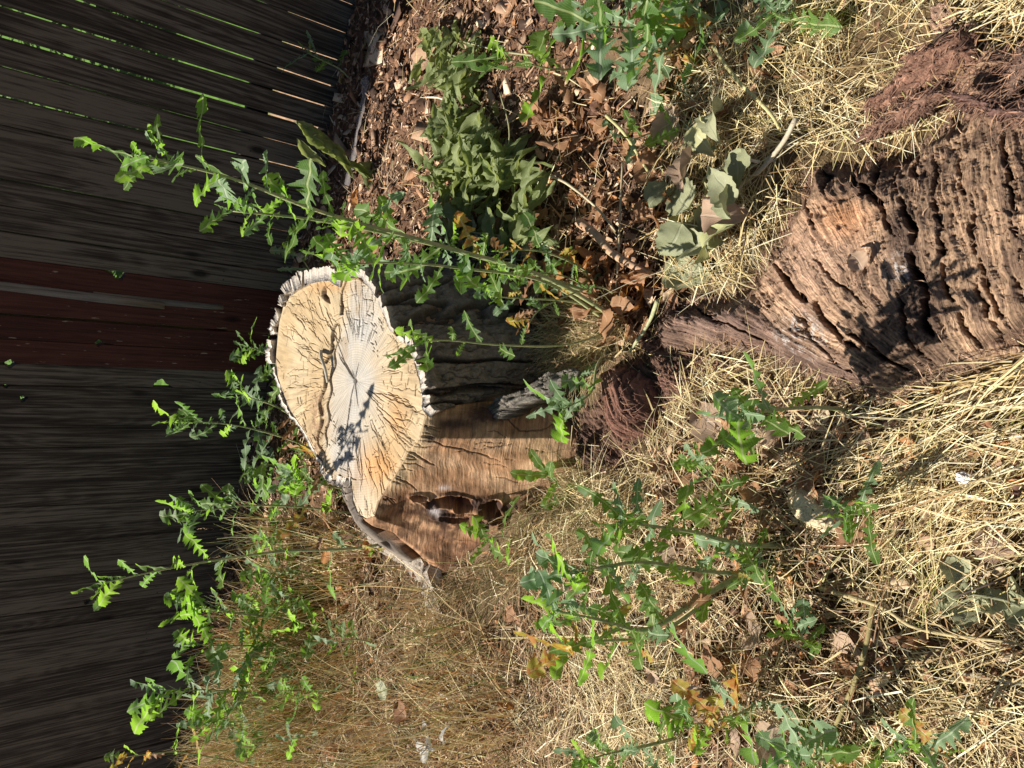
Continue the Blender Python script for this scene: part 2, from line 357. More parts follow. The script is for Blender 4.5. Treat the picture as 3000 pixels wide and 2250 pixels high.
# ------------------------------------------------------------------ fence
def fence_pt(t, z, d=0.0): return F0+FT*t+np.array([0, 0, z])+FN*d
EDGES = {}
for L, s, o in (([(0, 980, 0, 1244, 90, 3), (1, 470, 0, 1244, 262, 5), (2, 90, 62, 1244, 418, 6), (3, 60, 235, 1244, 578, 10), (4, 50, 412, 1244, 735, 4), (5, 0, 580, 1244, 885, 8), (6, 0, 752, 745, 920, 6), (7, 0, 915, 1244, 1175, .5), (8, 0, 1080, 1244, 1312, 7), (9, 0, 1240, 1244, 1452, 2), (10, 0, 1397, 1244, 1585, 6), (11, 0, 1555, 1244, 1710, .5)], 2.0735, 0),
                ([(12, 0, 165, 1244, 310, .5), (13, 0, 343, 1244, 437, 9), (14, 0, 492, 1244, 562, 3), (15, 0, 640, 1244, 688, 1.5), (16, 0, 777, 1244, 797, 3), (17, 0, 912, 1244, 915, .5), (18, 0, 1033, 1090, 1037, .5), (19, 0, 1160, 1244, 1143, .5), (20, 0, 1280, 1244, 1250, .5), (21, 0, 1402, 1244, 1355, .5), (22, 0, 1520, 1244, 1465, .5), (23, 0, 1635, 1244, 1572, .5)], 2.0735, 750),
                ([(24, 0, 215, 1327, 103, .5), (25, 0, 330, 1327, 220, .5), (26, 0, 443, 700, 372, .5), (27, 0, 558, 1327, 405, .5), (28, 0, 668, 1327, 500, 2), (29, 0, 778, 1327, 600, .5), (30, 0, 885, 1200, 695, .5), (31, 0, 990, 1200, 788, .5), (32, 0, 1093, 1150, 880, .5), (33, 0, 1195, 1150, 960, 1.5), (34, 0, 1290, 960, 1100, .5), (35, 0, 1380, 1000, 1170, .5), (36, 0, 1478, 1327, 1185, .5), (37, 0, 1597, 929, 1390, .5), (38, 0, 1728, 929, 1510, 4)], 2.2117, 1500)):
    for k, a, b, c, d, g in L:
        t1, z1 = fence_tz(a/s, b/s+o); t2, z2 = fence_tz(c/s, d/s+o)
        sl = (t1-t2)/(z1-z2); EDGES[k] = (t2-sl*z2, sl, g*.0010)
for k in range(39, 50): EDGES[k] = (EDGES[38][0]+.102*(k-38), EDGES[38][1]*.6, .0008)
for k in range(-1, -16, -1): EDGES[k] = (EDGES[0][0]+.118*k, EDGES[0][1]*(1 if k > -3 else .6), .001*(abs(k) % 3)*2+.0006)
# knot holes: board index, height, offset from the board's right edge (m), radius
def fence_hole(xd, yd):
    t, z = fence_tz(xd*K, yd*K); return t, z
HOLES = [(255, 592, .022), (345, 826, .022), (50, 858, .018), (187, 1296, .022), (20, 783, .018), (212, 738, .016), (345*1.0+0, 560, .0), (182, 553, .008), (12, 832, .008), (275, 613, .0)]
HP = [(*fence_hole(a, b), r) for a, b, r in HOLES if r > 0]
FENCE = empty('wooden_fence', tuple(F0))
tag(FENCE, 'tall dark weathered plank fence with four red stained boards behind the stump', 'fence')
FH = 1.82
NAILS = []
def board(k, mat, zb=-.03):
    ta, sa, ga = EDGES[k]; tb, sb, gb = EDGES[k+1]
    rr = random.Random(k+500); zs = np.linspace(zb, FH+rr.uniform(-.01, .01), 40)
    th = .017; dep = rr.uniform(-.004, .004)
    def edge(t0, sl, g, side):
        pts = []
        for z in zs:
            t = t0+sl*z+side*g/2+.0012*(vn(np.array([z*6.]), np.array([k*3.1+side]), 77)[0]-.5)
            pts.append((t, z))
        hs = [h for h in HP if abs(h[0]-(t0+sl*h[1])) < h[2]*1.05]
        for (ht, hz, r) in hs:
            c0 = t0+sl*hz+side*g/2
            # the part of the round hole that lies on this board's side of the joint
            pts = [p for p in pts if abs(p[1]-hz) > r]
            for a in np.linspace(-math.pi/2, math.pi/2, 9):
                rad = r*(1+.12*math.sin(a*5+k)); tt = ht+side*rad*math.cos(a); z = hz+rad*math.sin(a)
                if (tt-c0)*side > 0: pts.append((tt, z))
            pts.sort(key=lambda p: p[1])
        return pts
    A = edge(ta, sa, ga, 1); B = edge(tb, sb, gb, -1)
    zall = sorted(set([p[1] for p in A]+[p[1] for p in B]))
    za = np.array([p[1] for p in A]); taa = np.array([p[0] for p in A]); zbb = np.array([p[1] for p in B]); tbb = np.array([p[0] for p in B])
    zz = np.array(zall); ea = np.interp(zz, za, taa); eb = np.interp(zz, zbb, tbb)
    inner = [h for h in HP if h[0]-h[2] > ta+sa*h[1]+.004 and h[0]+h[2] < tb+sb*h[1]-.004]
    bm = bmesh.new()
    bev = .0022; cup = rr.uniform(-.002, .002)
    xf = [0, .06, .35, .65, .94, 1]
    def V(t, z, d):
        p = fence_pt(t, z, d); return bm.verts.new(p-F0)
    rows = []
    for i, z in enumerate(zz):
        a, b = ea[i], eb[i]; wd = b-a; row = []
        row.append(V(a, z, th+dep)); row.append(V(a, z, dep-th+.0+bev))
        row.append(V(a+bev, z, dep-th)); row.append(V(a+wd*.5, z, dep-th+cup)); row.append(V(b-bev, z, dep-th))
        row.append(V(b, z, dep-th+bev)); row.append(V(b, z, th+dep))
        rows.append(row)
    for i in range(len(rows)-1):
        if rows[i] is None: continue
        for j in range(7):
            j2 = (j+1) % 7
            zc = (zz[i]+zz[i+1])/2
            skip = False
            for h in inner:
                if abs(zc-h[1]) < h[2] and j in (2, 3, 6): skip = True
            if skip: continue
            try: bm.faces.new((rows[i][j], rows[i][j2], rows[i+1][j2], rows[i+1][j]))
            except ValueError: pass
    for h in inner:      # frame the opening with a ring of faces round an irregular hole
        ii = [i for i in range(len(zz)) if abs(zz[i]-h[1]) <= h[2]+.05 and abs(zz[i]-h[1]) < .06]
        idx = [i for i in range(len(zz)-1) if abs((zz[i]+zz[i+1])/2-h[1]) < h[2]]
        if not idx: continue
        i0, i1 = idx[0], idx[-1]+1
        for face_d, cols in ((dep-th, (2, 3, 4)), (dep+th, (0, 6))):
            pass
        a, b = ea[i0], eb[i0]
        n = 24; hv = []; hb = []
        for q in range(n):
            an = q/n*2*math.pi; rad = h[2]*(1+.25*math.sin(an*3+1)+.15*math.sin(an*7))*.8
            hv.append(V(h[0]+rad*math.cos(an), h[1]+rad*math.sin(an), dep-th)); hb.append(V(h[0]+rad*math.cos(an), h[1]+rad*math.sin(an), dep+th))
        # front ring: connect the rectangle border to the hole by angle
        border = [rows[i][4] for i in range(i0, i1+1)]+[rows[i1][3]]+[rows[i][2] for i in range(i1, i0-1, -1)]+[rows[i0][3]]
        bborder = [rows[i][6] for i in range(i0, i1+1)]+[rows[i][0] for i in range(i1, i0-1, -1)]
        def ring(outer, innerv):
            def ang(v):
                p = np.array(v.co)+F0-F0; t = p@FT; z = p[2]; return math.atan2(z-h[1], t-h[0]) % (2*math.pi)
            o = sorted(outer, key=ang); ao = [ang(v) for v in o]; ai = [q/n*2*math.pi for q in range(n)]
            i = j = 0; N = len(o)
            while i < N or j < n:
                ni = ao[i % N]+(2*math.pi if i >= N else 0); nj = ai[j % n]+(2*math.pi if j >= n else 0)
                if j >= n or (i < N and ni < nj): tri = (o[i % N], o[(i+1) % N], innerv[j % n]); i += 1
                else: tri = (innerv[j % n], o[i % N], innerv[(j+1) % n]); j += 1
                try: bm.faces.new(tri)
                except ValueError: pass
        ring(border, hv); ring(bborder, hb)
        for q in range(n): bm.faces.new((hv[q], hv[(q+1) % n], hb[(q+1) % n], hb[q]))
    for r in (rows[0], rows[-1]):
        try: bm.faces.new(r)
        except ValueError: pass
    bmesh.ops.recalc_face_normals(bm, faces=bm.faces)
    me = bpy.data.meshes.new('board'); bm.to_mesh(me); bm.free(); me.materials.append(mat)
    o = bpy.data.objects.new('board', me); COL.objects.link(o); o.parent = FENCE
    for zn in (.33, 1.34):
        for fr in (.3, .7):
            z = zn+rr.uniform(-.012, .012)
            t = (ta+sa*z)*(1-fr)+(tb+sb*z)*fr+rr.uniform(-.006, .006)
            NAILS.append((t, z, dep-th))
    return o
for k in range(-15, 49):
    if k+1 not in EDGES or k not in EDGES: continue
    red = k in (11, 12, 13, 14)
    b = board(k, M_RED if red else M_BOARD, zb=-.03)
    if red: b['label'] = 'red stained fence board'
def bar(name, t0, t1, z0, z1, d0, d1, mat, parent, slope=0.0):
    vs = []
    n = 12; ts = np.linspace(t0, t1, n)
    for t in ts:
        for (z, d) in ((z0, d0), (z1, d0), (z1, d1), (z0, d1)): vs.append(fence_pt(t, z+slope*(t-t0), d)-F0)
    q = []
    for i in range(n-1):
        for j in range(4): q.append((i*4+j, i*4+(j+1) % 4, i*4+4+(j+1) % 4, i*4+4+j))
    q.append((0, 1, 2, 3)); q.append((n*4-4, n*4-3, n*4-2, n*4-1))
    me = np_mesh(name, vs, q, smooth=False); me.materials.append(mat)
    o = bpy.data.objects.new(name, me); COL.objects.link(o); o.parent = parent; return o
tr1, zr1 = fence_tz(606, 970); tr2, zr2 = fence_tz(671, 975)
tq1, zq1 = fence_tz(723, 314); tq2, zq2 = fence_tz(800, 335)
rs = (zr1+zr2-zq1-zq2)/2/((tr1+tr2-tq1-tq2)/2)
zm = (zr1+zr2)/2
bar('rail', -4.0, 6.0, zm-.045-rs*(tr1+4.0), zm+.045-rs*(tr1+4.0), .022, .06, M_BOARD, FENCE, rs)
bar('rail', -4.0, 6.0, 1.52, 1.61, .022, .06, M_BOARD, FENCE)
for tp in (-3.0, -.9, 1.35, 3.7, 5.8): bar('post', tp-.045, tp+.045, -.2, 1.85, .062, .15, M_BOARD, FENCE)
# narrow grey batten nailed over the joint between the red boards, and the strip behind it
def strip(name, pts, d0, d1, mat):
    vs = []
    for (xa, ya, xb, yb) in pts:
        t1, z1 = fence_tz(xa, ya); t2, z2 = fence_tz(xb, yb)
        for (t, z, d) in ((t1, z1, d0), (t2, z2, d0), (t2, z2, d1), (t1, z1, d1)): vs.append(fence_pt(t, z, d)-F0)
    n = len(pts); q = []
    for i in range(n-1):
        for j in range(4): q.append((i*4+j, i*4+(j+1) % 4, i*4+4+(j+1) % 4, i*4+4+j))
    q += [(0, 1, 2, 3), (n*4-4, n*4-3, n*4-2, n*4-1)]
    me = np_mesh(name, vs, q, smooth=False); me.materials.append(mat)
    o = bpy.data.objects.new(name, me); COL.objects.link(o); o.parent = FENCE; return o
s2 = 2.0735
bt = strip('batten', [(-120, 750+118/s2, -120, 750+170/s2), (0, 750+142/s2, 0, 750+192/s2), (600/s2, 750+218/s2, 600/s2, 750+268/s2), (988/s2, 750+272/s2, 988/s2, 750+309/s2)], -.030, -.0215, M_BATTEN)
bt['label'] = 'narrow grey batten nailed over red boards'
bt = strip('batten', [(560/s2, 750+205/s2, 560/s2, 750+224/s2), (988/s2, 750+252/s2, 988/s2, 750+290/s2), (1244/s2, 750+278/s2, 1244/s2, 750+310/s2), (650, 888, 650, 903)], -.0232, -.0212, M_BATTEN)
NV = []; NQ = []; NTr = []
M_NAIL, t_, b_ = new_mat('nail_heads'); b_.inputs['Base Color'].default_value = (.05, .045, .04, 1); b_.inputs['Roughness'].default_value = .5; b_.inputs['Metallic'].default_value = .6
for (t, z, d) in NAILS:
    c = fence_pt(t, z, d-.0015)-F0; b0 = len(NV)
    NV.append(c)
    for q in range(6):
        a = q/6*2*math.pi; NV.append(c+FT*.0042*math.cos(a)+np.array([0, 0, .0042*math.sin(a)])+FN*.002)
    for q in range(6): NTr.append((b0, b0+1+q, b0+1+(q+1) % 6))
me = np_mesh('nail_heads', NV, None, NTr, smooth=False); me.materials.append(M_NAIL)
no = bpy.data.objects.new('nail_heads', me); COL.objects.link(no); no.parent = FENCE; no['kind'] = 'stuff'

# ------------------------------------------------------------------ stump
ZT0, ZTK, ZTY = 0.44, 0.10, 1.9
def on_top(x, y):
    d = ray(x, y); t = (ZT0+ZTK*(O3[1]-ZTY)-O3[2])/(d[2]-ZTK*d[1]); return O3+d*t
TOPN = [(1247, 1219, 1655, 1215), (1228, 1284, 1705, 1283), (1196, 1317, 1678, 1360), (1171, 1366, 1600, 1425), (1131, 1427, 1552, 1490), (1106, 1471, 1440, 1570),
        (1094, 1512, 1335, 1640), (1070, 1520, 1305, 1675), (1049, 1508, 1225, 1645), (1033, 1467, 1130, 1590), (1029, 1414, 1085, 1540), (1019, 1403, 1060, 1500),
        (972, 1408, 0, 0), (948, 1382, 0, 0), (944, 1353, 0, 0), (923, 1325, 0, 0), (891, 1264, 0, 0), (850, 1203, 0, 0), (831, 1157, 0, 0), (812, 1103, 0, 0), (807, 1048, 0, 0),
        (812, 994, 0, 0), (818, 940, 0, 0), (829, 899, 0, 0), (848, 869, 0, 0), (872, 850, 0, 0), (902, 834, 0, 0), (926, 823, 0, 0), (951, 815, 0, 0), (994, 814, 0, 0), (1048, 814, 1320, 770),
        (1067, 829, 1370, 785), (1100, 850, 1420, 805), (1113, 872, 1450, 830), (1119, 913, 1480, 870), (1135, 953, 1500, 905), (1157, 980, 1510, 930), (1173, 994, 1520, 950),
        (1211, 1021, 1540, 1000), (1214, 1062, 1540, 1030), (1230, 1116, 1530, 1070), (1240, 1170, 1520, 1100), (1244, 1195, 1560, 1150)]
top_pts = np.array([on_top(a, b) for a, b, _, _ in TOPN])
PITH = on_top(1040, 1115)
bot = []
for (a, b, c, d), tp in zip(TOPN, top_pts):
    if c: bot.append(G(c, d, 0.0))
    else:
        o = tp-PITH; o[2] = 0; n = o/np.linalg.norm(o); q = tp+n*.06; q[2] = 0; bot.append(q)
bot = np.array(bot)
def resample_closed(A, B, n):
    A2 = np.vstack([A, A[:1]]); B2 = np.vstack([B, B[:1]])
    s = np.concatenate([[0], np.cumsum(np.linalg.norm(np.diff(A2[:, :2], axis=0), axis=1)+.35*np.linalg.norm(np.diff(B2[:, :2], axis=0), axis=1))])
    u = np.arange(n)/n*s[-1]
    return (np.stack([np.interp(u, s, A2[:, k]) for k in range(3)], -1), np.stack([np.interp(u, s, B2[:, k]) for k in range(3)], -1))
STUMP = empty('tree_stump', (float(PITH[0]), float(PITH[1]), 0))
tag(STUMP, 'broad sawn tree stump with cracked pale top and slanting cut face', 'tree stump')
CRK = [(745*K, 588*K), (742*K, 640*K), (728*K, 700*K), (712*K, 760*K), (700*K, 830*K), (692*K, 900*K), (690*K, 960*K), (705*K, 1010*K)]
CRK2 = [(735*K, 700*K), (722*K, 780*K), (712*K, 850*K), (706*K, 930*K), (700*K, 985*K)]
def wood_tex(x, y, z):
    """height offset and colour of the sawn top"""
    px, py = PX(x, y, z)
    dx = x-PITH[0]; dy = y-PITH[1]; r = np.hypot(dx, dy); th = np.arctan2(dy, dx)
    rw = r*(1+.06*(fbm(np.cos(th)*2+5, np.sin(th)*2+5, 2, 7)-.5))
    c = np.zeros(x.shape+(3,)); c[:] = (.50, .365, .205)
    n = fbm(x*9, y*9, 3, 13); c = mixc(c, (.56, .435, .27), ss(n, .4, .65))
    side = px-np.interp(py, [p[1] for p in CRK], [p[0] for p in CRK])      # >0: right of the long crack
    wig = 34*(fbm(px*.012, py*.012, 3, 23)-.5)
    silver = ss(side, -2, 40)*(1-ss(px+wig-(1108-.12*(py-1115)), -75, 60))*.85
    silver = np.maximum(silver, .8*(1-ss(r, .05, .16))*ss(side, 0, 15))
    silver *= .55+.7*fbm(x*14, y*14, 3, 19)
    c = mixc(c, (.47, .445, .405), np.clip(silver*1.1, 0, 1))
    orange = np.exp(-(((px-1105)/55)**2+((py-1370)/55)**2))+.7*np.exp(-(((px-1165)/30)**2+((py-1215)/60)**2))+.6*np.exp(-(((px-960)/60)**2+((py-838)/18)**2))
    c = mixc(c, (.60, .31, .11), np.clip(orange*1.0, 0, .75))
    rim = ss(-dseg(px, py, [(t[0], t[1]) for t in TOPN], True), -16, -4)
    c = mixc(c, (.60, .47, .30), rim*.4)
    rings = .5+.5*np.sin(rw*2*np.pi/.0075+4*fbm(x*6, y*6, 2, 3)); c *= (1-.035*rings)[..., None]
    fib = fbm(th*38+1.5*fbm(x*10, y*10, 2, 18), r*7, 4, 8); fa = ss(r, .02, .14); c *= (1+(.24*fib-.12)*fa)[..., None]; blo = fbm(x*22, y*22, 3, 12); c *= (.86+.26*blo)[..., None]
    c = mixc(c, (.36, .25, .14), ss(fbm(x*12+4, y*12, 4, 15), .60, .75)*.5)
    h = -.0003*rings-.0010*fib
    crack = np.zeros(x.shape)
    R = random.Random(5)
    def rad_crack(a0, r0, r1, wd, bend, seed):
        wob = .16*(fbm(r*14+seed, r*0+seed, 3, seed)-.5)+.05*(np.floor(fbm(r*20+seed, th*3, 1, seed+3)*3)/3-.5)
        a = a0+bend*r+wob
        dd = np.abs((th-a+np.pi) % (2*np.pi)-np.pi)*r
        along = np.clip((r-r0)/.03, 0, 1)*np.clip((r1-r)/.05, 0, 1)
        return np.clip(1-dd/(wd*(.5+.6*along)+1e-6), 0, 1)*np.minimum(1, along*1.5)
    out = r
    for i in range(420):
        a0 = R.uniform(-math.pi, math.pi)
        if i < 6: r0, r1, wd = 0.0, R.uniform(.04, .14), .0030
        elif i < 60: r0 = R.uniform(.05, .25); r1 = r0+R.uniform(.08, .22); wd = R.uniform(.0008, .0020)
        else: r0 = R.uniform(.12, .5); r1 = r0+R.uniform(.04, .14); wd = R.uniform(.0009, .0022)
        crack = np.maximum(crack, rad_crack(a0, r0, r1, wd, R.uniform(-.5, .9), 100+i))
    for i in range(360):      # short checks along the rings
        a0 = R.uniform(-math.pi, math.pi); r0 = R.uniform(.12, .5); da = R.uniform(.02, .07)
        dd = np.abs(rw-r0-.006*np.sin(th*9+i)); ta = np.abs((th-a0+np.pi) % (2*np.pi)-np.pi)
        crack = np.maximum(crack, np.clip(1-dd/.0024, 0, 1)*(ta < da)*R.uniform(.3, .8))
    star = np.clip(1-r/.012, 0, 1); crack = np.maximum(crack, star)
    d1 = dseg(px+5*np.sin(py*.06), py, CRK, w=4.2); big = np.clip(1.2-d1, 0, 1)*ss(fbm(px*.03, py*.03, 2, 24), .25, .4)
    d2 = dseg(px+4*np.sin(py*.08+1), py, CRK2, w=3.0); big2 = np.clip(1.2-d2, 0, 1)
    hole = np.clip(1.4-dseg(px, py, [(951, 838), (950, 865), (968, 888)], w=6), 0, 1)
    big = np.maximum(np.maximum(big, big2), hole)
    c = mixc(c, (.12, .07, .037), np.clip(crack*1.2*(.6+.4*ss(r, .05, .3)), 0, .8))
    deb = fbm(x*60, y*60, 3, 77)
    c = mixc(c, (.11, .062, .035), np.clip(big*1.6, 0, 1)*(.35+.65*(deb > .45)))
    zone = np.exp(-((side+14)/16)**2)*ss(py, 1080, 1220)*(1-ss(py, 1340, 1400))   # crumbly strip by the crack
    c = mixc(c, (.33, .20, .12), zone*(deb > .42)*.8)
    h = h-.007*crack-.016*big-.006*zone*(deb-.3)
    notch = .004*fbm(x*5, y*5, 2, 91)
    step = -.003*ss(side, -2, 8)
    return h+notch+step, c
def slant_tex(x, y, z, v, px, py):
    c = np.zeros(x.shape+(3,)); c[:] = (.40, .225, .12)
    n = fbm(px*.012, py*.02, 3, 14); c = mixc(c, (.54, .34, .20), ss(n, .35, .65))
    wx = px+40*fbm(px*.005, py*.012, 4, 55)+.10*(py-1300)
    rid = fbm(wx*.13, py*.010, 4, 33); rid2 = fbm(wx*.03, py*.006, 3, 34)
    fib = fbm(wx*.05, py*.03, 4, 35)
    patch = fbm(px*.008, py*.02, 3, 36); c *= (.62+.75*rid)[..., None]; c *= (1-.2*ss(patch, .35, .65)*(1-rid))[..., None]; c *= (.92+.12*rid2)[..., None]; c *= (.74+.5*fib)[..., None]; c *= (.75+.5*fbm(px*.03, py*.03, 4, 37))[..., None]
    c = mixc(c, (.60, .46, .27), (1-ss(v, .02, .12))*.7)
    h = .0008*rid+.0012*rid2+.003*fib+.006*(fbm(px*.02, py*.03, 3, 38)-.5)
    st = np.exp(-(((px-1340)/80)**2+((py-1240)/24)**2))*.9
    st = st+.9*np.exp(-(((px-1263)/22)**2+((py-1287)/14)**2))
    dk = np.exp(-(((px-1390)/150)**2+((py-1500)/50)**2))
    nn = fbm(px*.03, py*.05, 3, 66)
    c = mixc(c, (.045, .028, .022), np.clip(st*(.4+nn), 0, .9))
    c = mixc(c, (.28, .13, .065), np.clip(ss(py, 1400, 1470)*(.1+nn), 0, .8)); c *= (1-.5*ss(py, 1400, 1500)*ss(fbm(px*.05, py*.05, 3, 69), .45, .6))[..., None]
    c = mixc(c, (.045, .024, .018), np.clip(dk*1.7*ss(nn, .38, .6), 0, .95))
    c = mixc(c, (.55, .50, .50), np.clip(np.exp(-(((px-1274)/14)**2+((py-1495)/10)**2))+.6*np.exp(-(((px-1300)/20)**2+((py-1428)/8)**2))*ss(nn, .4, .5), 0, .8))
    for (a, b, ra, rb, dp) in ((1310, 1468, 66, 17, .030), (1372, 1480, 40, 12, .022), (1440, 1487, 34, 24, .045), (1232, 1456, 26, 8, .010), (1415, 1535, 40, 18, .040), (1505, 1518, 60, 24, .055), (1345, 1512, 50, 10, .010)):
        rr_ = np.hypot((px-a)/ra, (py-b)/rb)+1.1*(fbm(px*.035+a, py*.06, 4, 67)-.5); pit = 1-ss(rr_, .55, 1.0); h = h-dp*pit*(.5+1.0*fbm(px*.06, py*.09, 3, 68))
        c = mixc(c, (.10, .038, .022), pit*.8)
        lip = np.exp(-((rr_-1.15)/.2)**2); h = h+.008*lip
    h = h+.02*(fbm(px*.012, py*.02, 2, 87)-.5)*ss(py, 1380, 1450)
    Rk = random.Random(12); LL = [([(1216, 1290), (1270, 1293), (1330, 1310), (1400, 1326), (1470, 1352)], 2.2), ([(1190, 1322), (1215, 1325), (1245, 1345), (1275, 1362)], 3.4), ([(1155, 1398), (1190, 1410), (1225, 1438)], 2.2), ([(1435, 1190), (1480, 1225), (1520, 1262), (1580, 1262), (1640, 1235)], 3.0)]
    for q in range(26):
        f = Rk.random(); x0 = 1240-130*f; y0 = 1240+240*f; Ln = Rk.uniform(14, 70); LL.append(([(x0, y0), (x0+Ln*.5, y0+Rk.uniform(-3, 7)), (x0+Ln, y0+Rk.uniform(0, 18))], Rk.uniform(.8, 1.8)))
    for q in range(10):
        x0 = Rk.uniform(1320, 1600); y0 = Rk.uniform(1250, 1400); Ln = Rk.uniform(30, 110); LL.append(([(x0, y0), (x0+Ln*.5, y0+Rk.uniform(-6, 8)), (x0+Ln, y0+Rk.uniform(-8, 18))], Rk.uniform(.7, 1.5)))
    jx_ = 8*(fbm(px*.05, py*.05, 3, 61)-.5); jy_ = 8*(fbm(px*.05, py*.05, 3, 62)-.5)
    for L, wd in LL:
        d = dseg(px+jx_, py+jy_, L, w=wd); cr = np.clip(1.2-d, 0, 1); c = mixc(c, (.07, .038, .022), cr*.8); h = h-.004*cr
    # fibrous dark rot beside the bark
    rot = np.exp(-(((px-1430)/70)**2+((py-1215)/26)**2)); f2 = fbm(px*.08, py*.2, 3, 99)
    c = mixc(c, (.06, .032, .026), np.clip(rot*1.5*(.4+f2), 0, .95)); h = h+.012*rot*f2
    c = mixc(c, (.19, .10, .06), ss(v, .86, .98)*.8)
    return h, c
def make_stump():
    n = 1150; A, B = resample_closed(top_pts, bot, n)
    # wavy outline
    nr = 230
    q = np.linspace(0, 1, nr)**.85
    V = PITH[None, None, :]+(A[:, None, :]-PITH)*q[None, :, None]
    x, y = V[..., 0], V[..., 1]; z = ZT0+ZTK*(y-ZTY)
    h, c = wood_tex(x, y, z)
    edge = ss(q, .985, 1.0)[None, :]
    V[..., 2] = z+h-.004*edge
    me = np_mesh('sawn_top', V.reshape(-1, 3)-np.array([PITH[0], PITH[1], 0]), grid_faces(n, nr, True), col=c.reshape(-1, 3))
    tt = np.arctan2(y-PITH[1], x-PITH[0]); rr_ = np.hypot(x-PITH[0], y-PITH[1]); gq = np.stack([np.abs(tt)*26, rr_*9], -1).reshape(-1, 2)
    ga_ = me.attributes.new('Grain', 'FLOAT_VECTOR', 'POINT'); g3 = np.zeros((len(gq), 3), np.float32); g3[:, :2] = gq; ga_.data.foreach_set('vector', g3.ravel())
    o = bpy.data.objects.new('sawn_top', me); me.materials.append(M_WOOD); COL.objects.link(o); o.parent = STUMP
    # sides and slanting cut
    ns = 230; v = np.linspace(0, 1, ns)
    isl = np.zeros(n)
    th = np.arctan2(A[:, 1]-PITH[1], A[:, 0]-PITH[0])
    pxA, pyA = PX(A[:, 0], A[:, 1], A[:, 2])
    # which part of the perimeter belongs to the slanting cut (between the first and the eighth pair)
    span = np.linalg.norm((B-A)[:, :2], axis=1)
    k0 = np.argmin(np.hypot(pxA-1244, pyA-1197)); k1 = np.argmin(np.hypot(pxA-1060, pyA-1516))
    idx = np.arange(n); isl = (((idx-k0) % n) <= ((k1-k0) % n)).astype(float)
    S = A[:, None, :]*(1-v)[None, :, None]+B[:, None, :]*v[None, :, None]
    S[..., 2] = A[:, None, 2]*(1-v)[None, :]
    prof = np.where(isl[:, None] > .5, 0.035*np.sin(np.pi*v)[None, :], -.03*np.sin(np.pi*v)[None, :])
    S[..., 2] -= prof*(1-.3*v)[None, :]*1.0
    x, y, z = S[..., 0], S[..., 1], S[..., 2]
    px, py = PX(x, y, z)
    vv = np.broadcast_to(v[None, :], x.shape)
    h, c = slant_tex(x, y, z, vv, px, py)
    # bark-covered remainder
    tang = np.broadcast_to(idx[:, None], x.shape)
    bn = fbm(tang*.09, vv*4, 4, 71); fur = ss(np.abs(fbm(tang*.05, vv*1.6, 3, 72)-.5), .0, .09)
    ch = .03*(fur-.6)+.012*bn
    cc = np.zeros_like(c); cc[:] = (.20, .165, .135); cc *= (.4+1.0*bn)[..., None]; cc = mixc(cc, (.05, .04, .035), 1-fur)
    wood = (pyA > 780) & (pyA < 1190) & (pxA > 1000)                # bare wood between stump and loose bark
    cc[wood] = np.array([.34, .21, .12])*(.7+.6*fbm(tang[wood]*.3, vv[wood]*3, 3, 73))[..., None]
    ch[wood] *= .1
    c = np.where(isl[:, None, None] > .5, c, cc); h = np.where(isl[:, None] > .5, h, ch)
    h = h*ss(v, 0, .03)[None, :]
    gq = np.stack([(px+40*fbm(px*.005, py*.012, 4, 55)+.10*(py-1300))*.16, py*.012], -1); bq = np.stack([tang*.12, vv*4], -1); gq = np.where(isl[:, None, None] > .5, gq, bq)
    N = np.cross(np.gradient(S, axis=1), np.gradient(S, axis=0)); N /= np.linalg.norm(N, axis=2)[..., None]+1e-9
    outw = S-np.array([PITH[0], PITH[1], 0]); outw[..., 2] = .3
    sg = np.sign((N*outw).sum(-1)); N *= sg[..., None]
    S = S+N*h[..., None]
    S[:, 0, :] = V[:, -1, :]
    S[:, -1, 2] -= .06
    me = np_mesh('cut_face', S.reshape(-1, 3)-np.array([PITH[0], PITH[1], 0]), grid_faces(n, ns, True), col=c.reshape(-1, 3), grain=gq.reshape(-1, 2))
    o = bpy.data.objects.new('cut_face', me); me.materials.append(M_SLANT); COL.objects.link(o); o.parent = STUMP
    o['label'] = 'brown slanting saw cut with dark knot hollows'
make_stump()
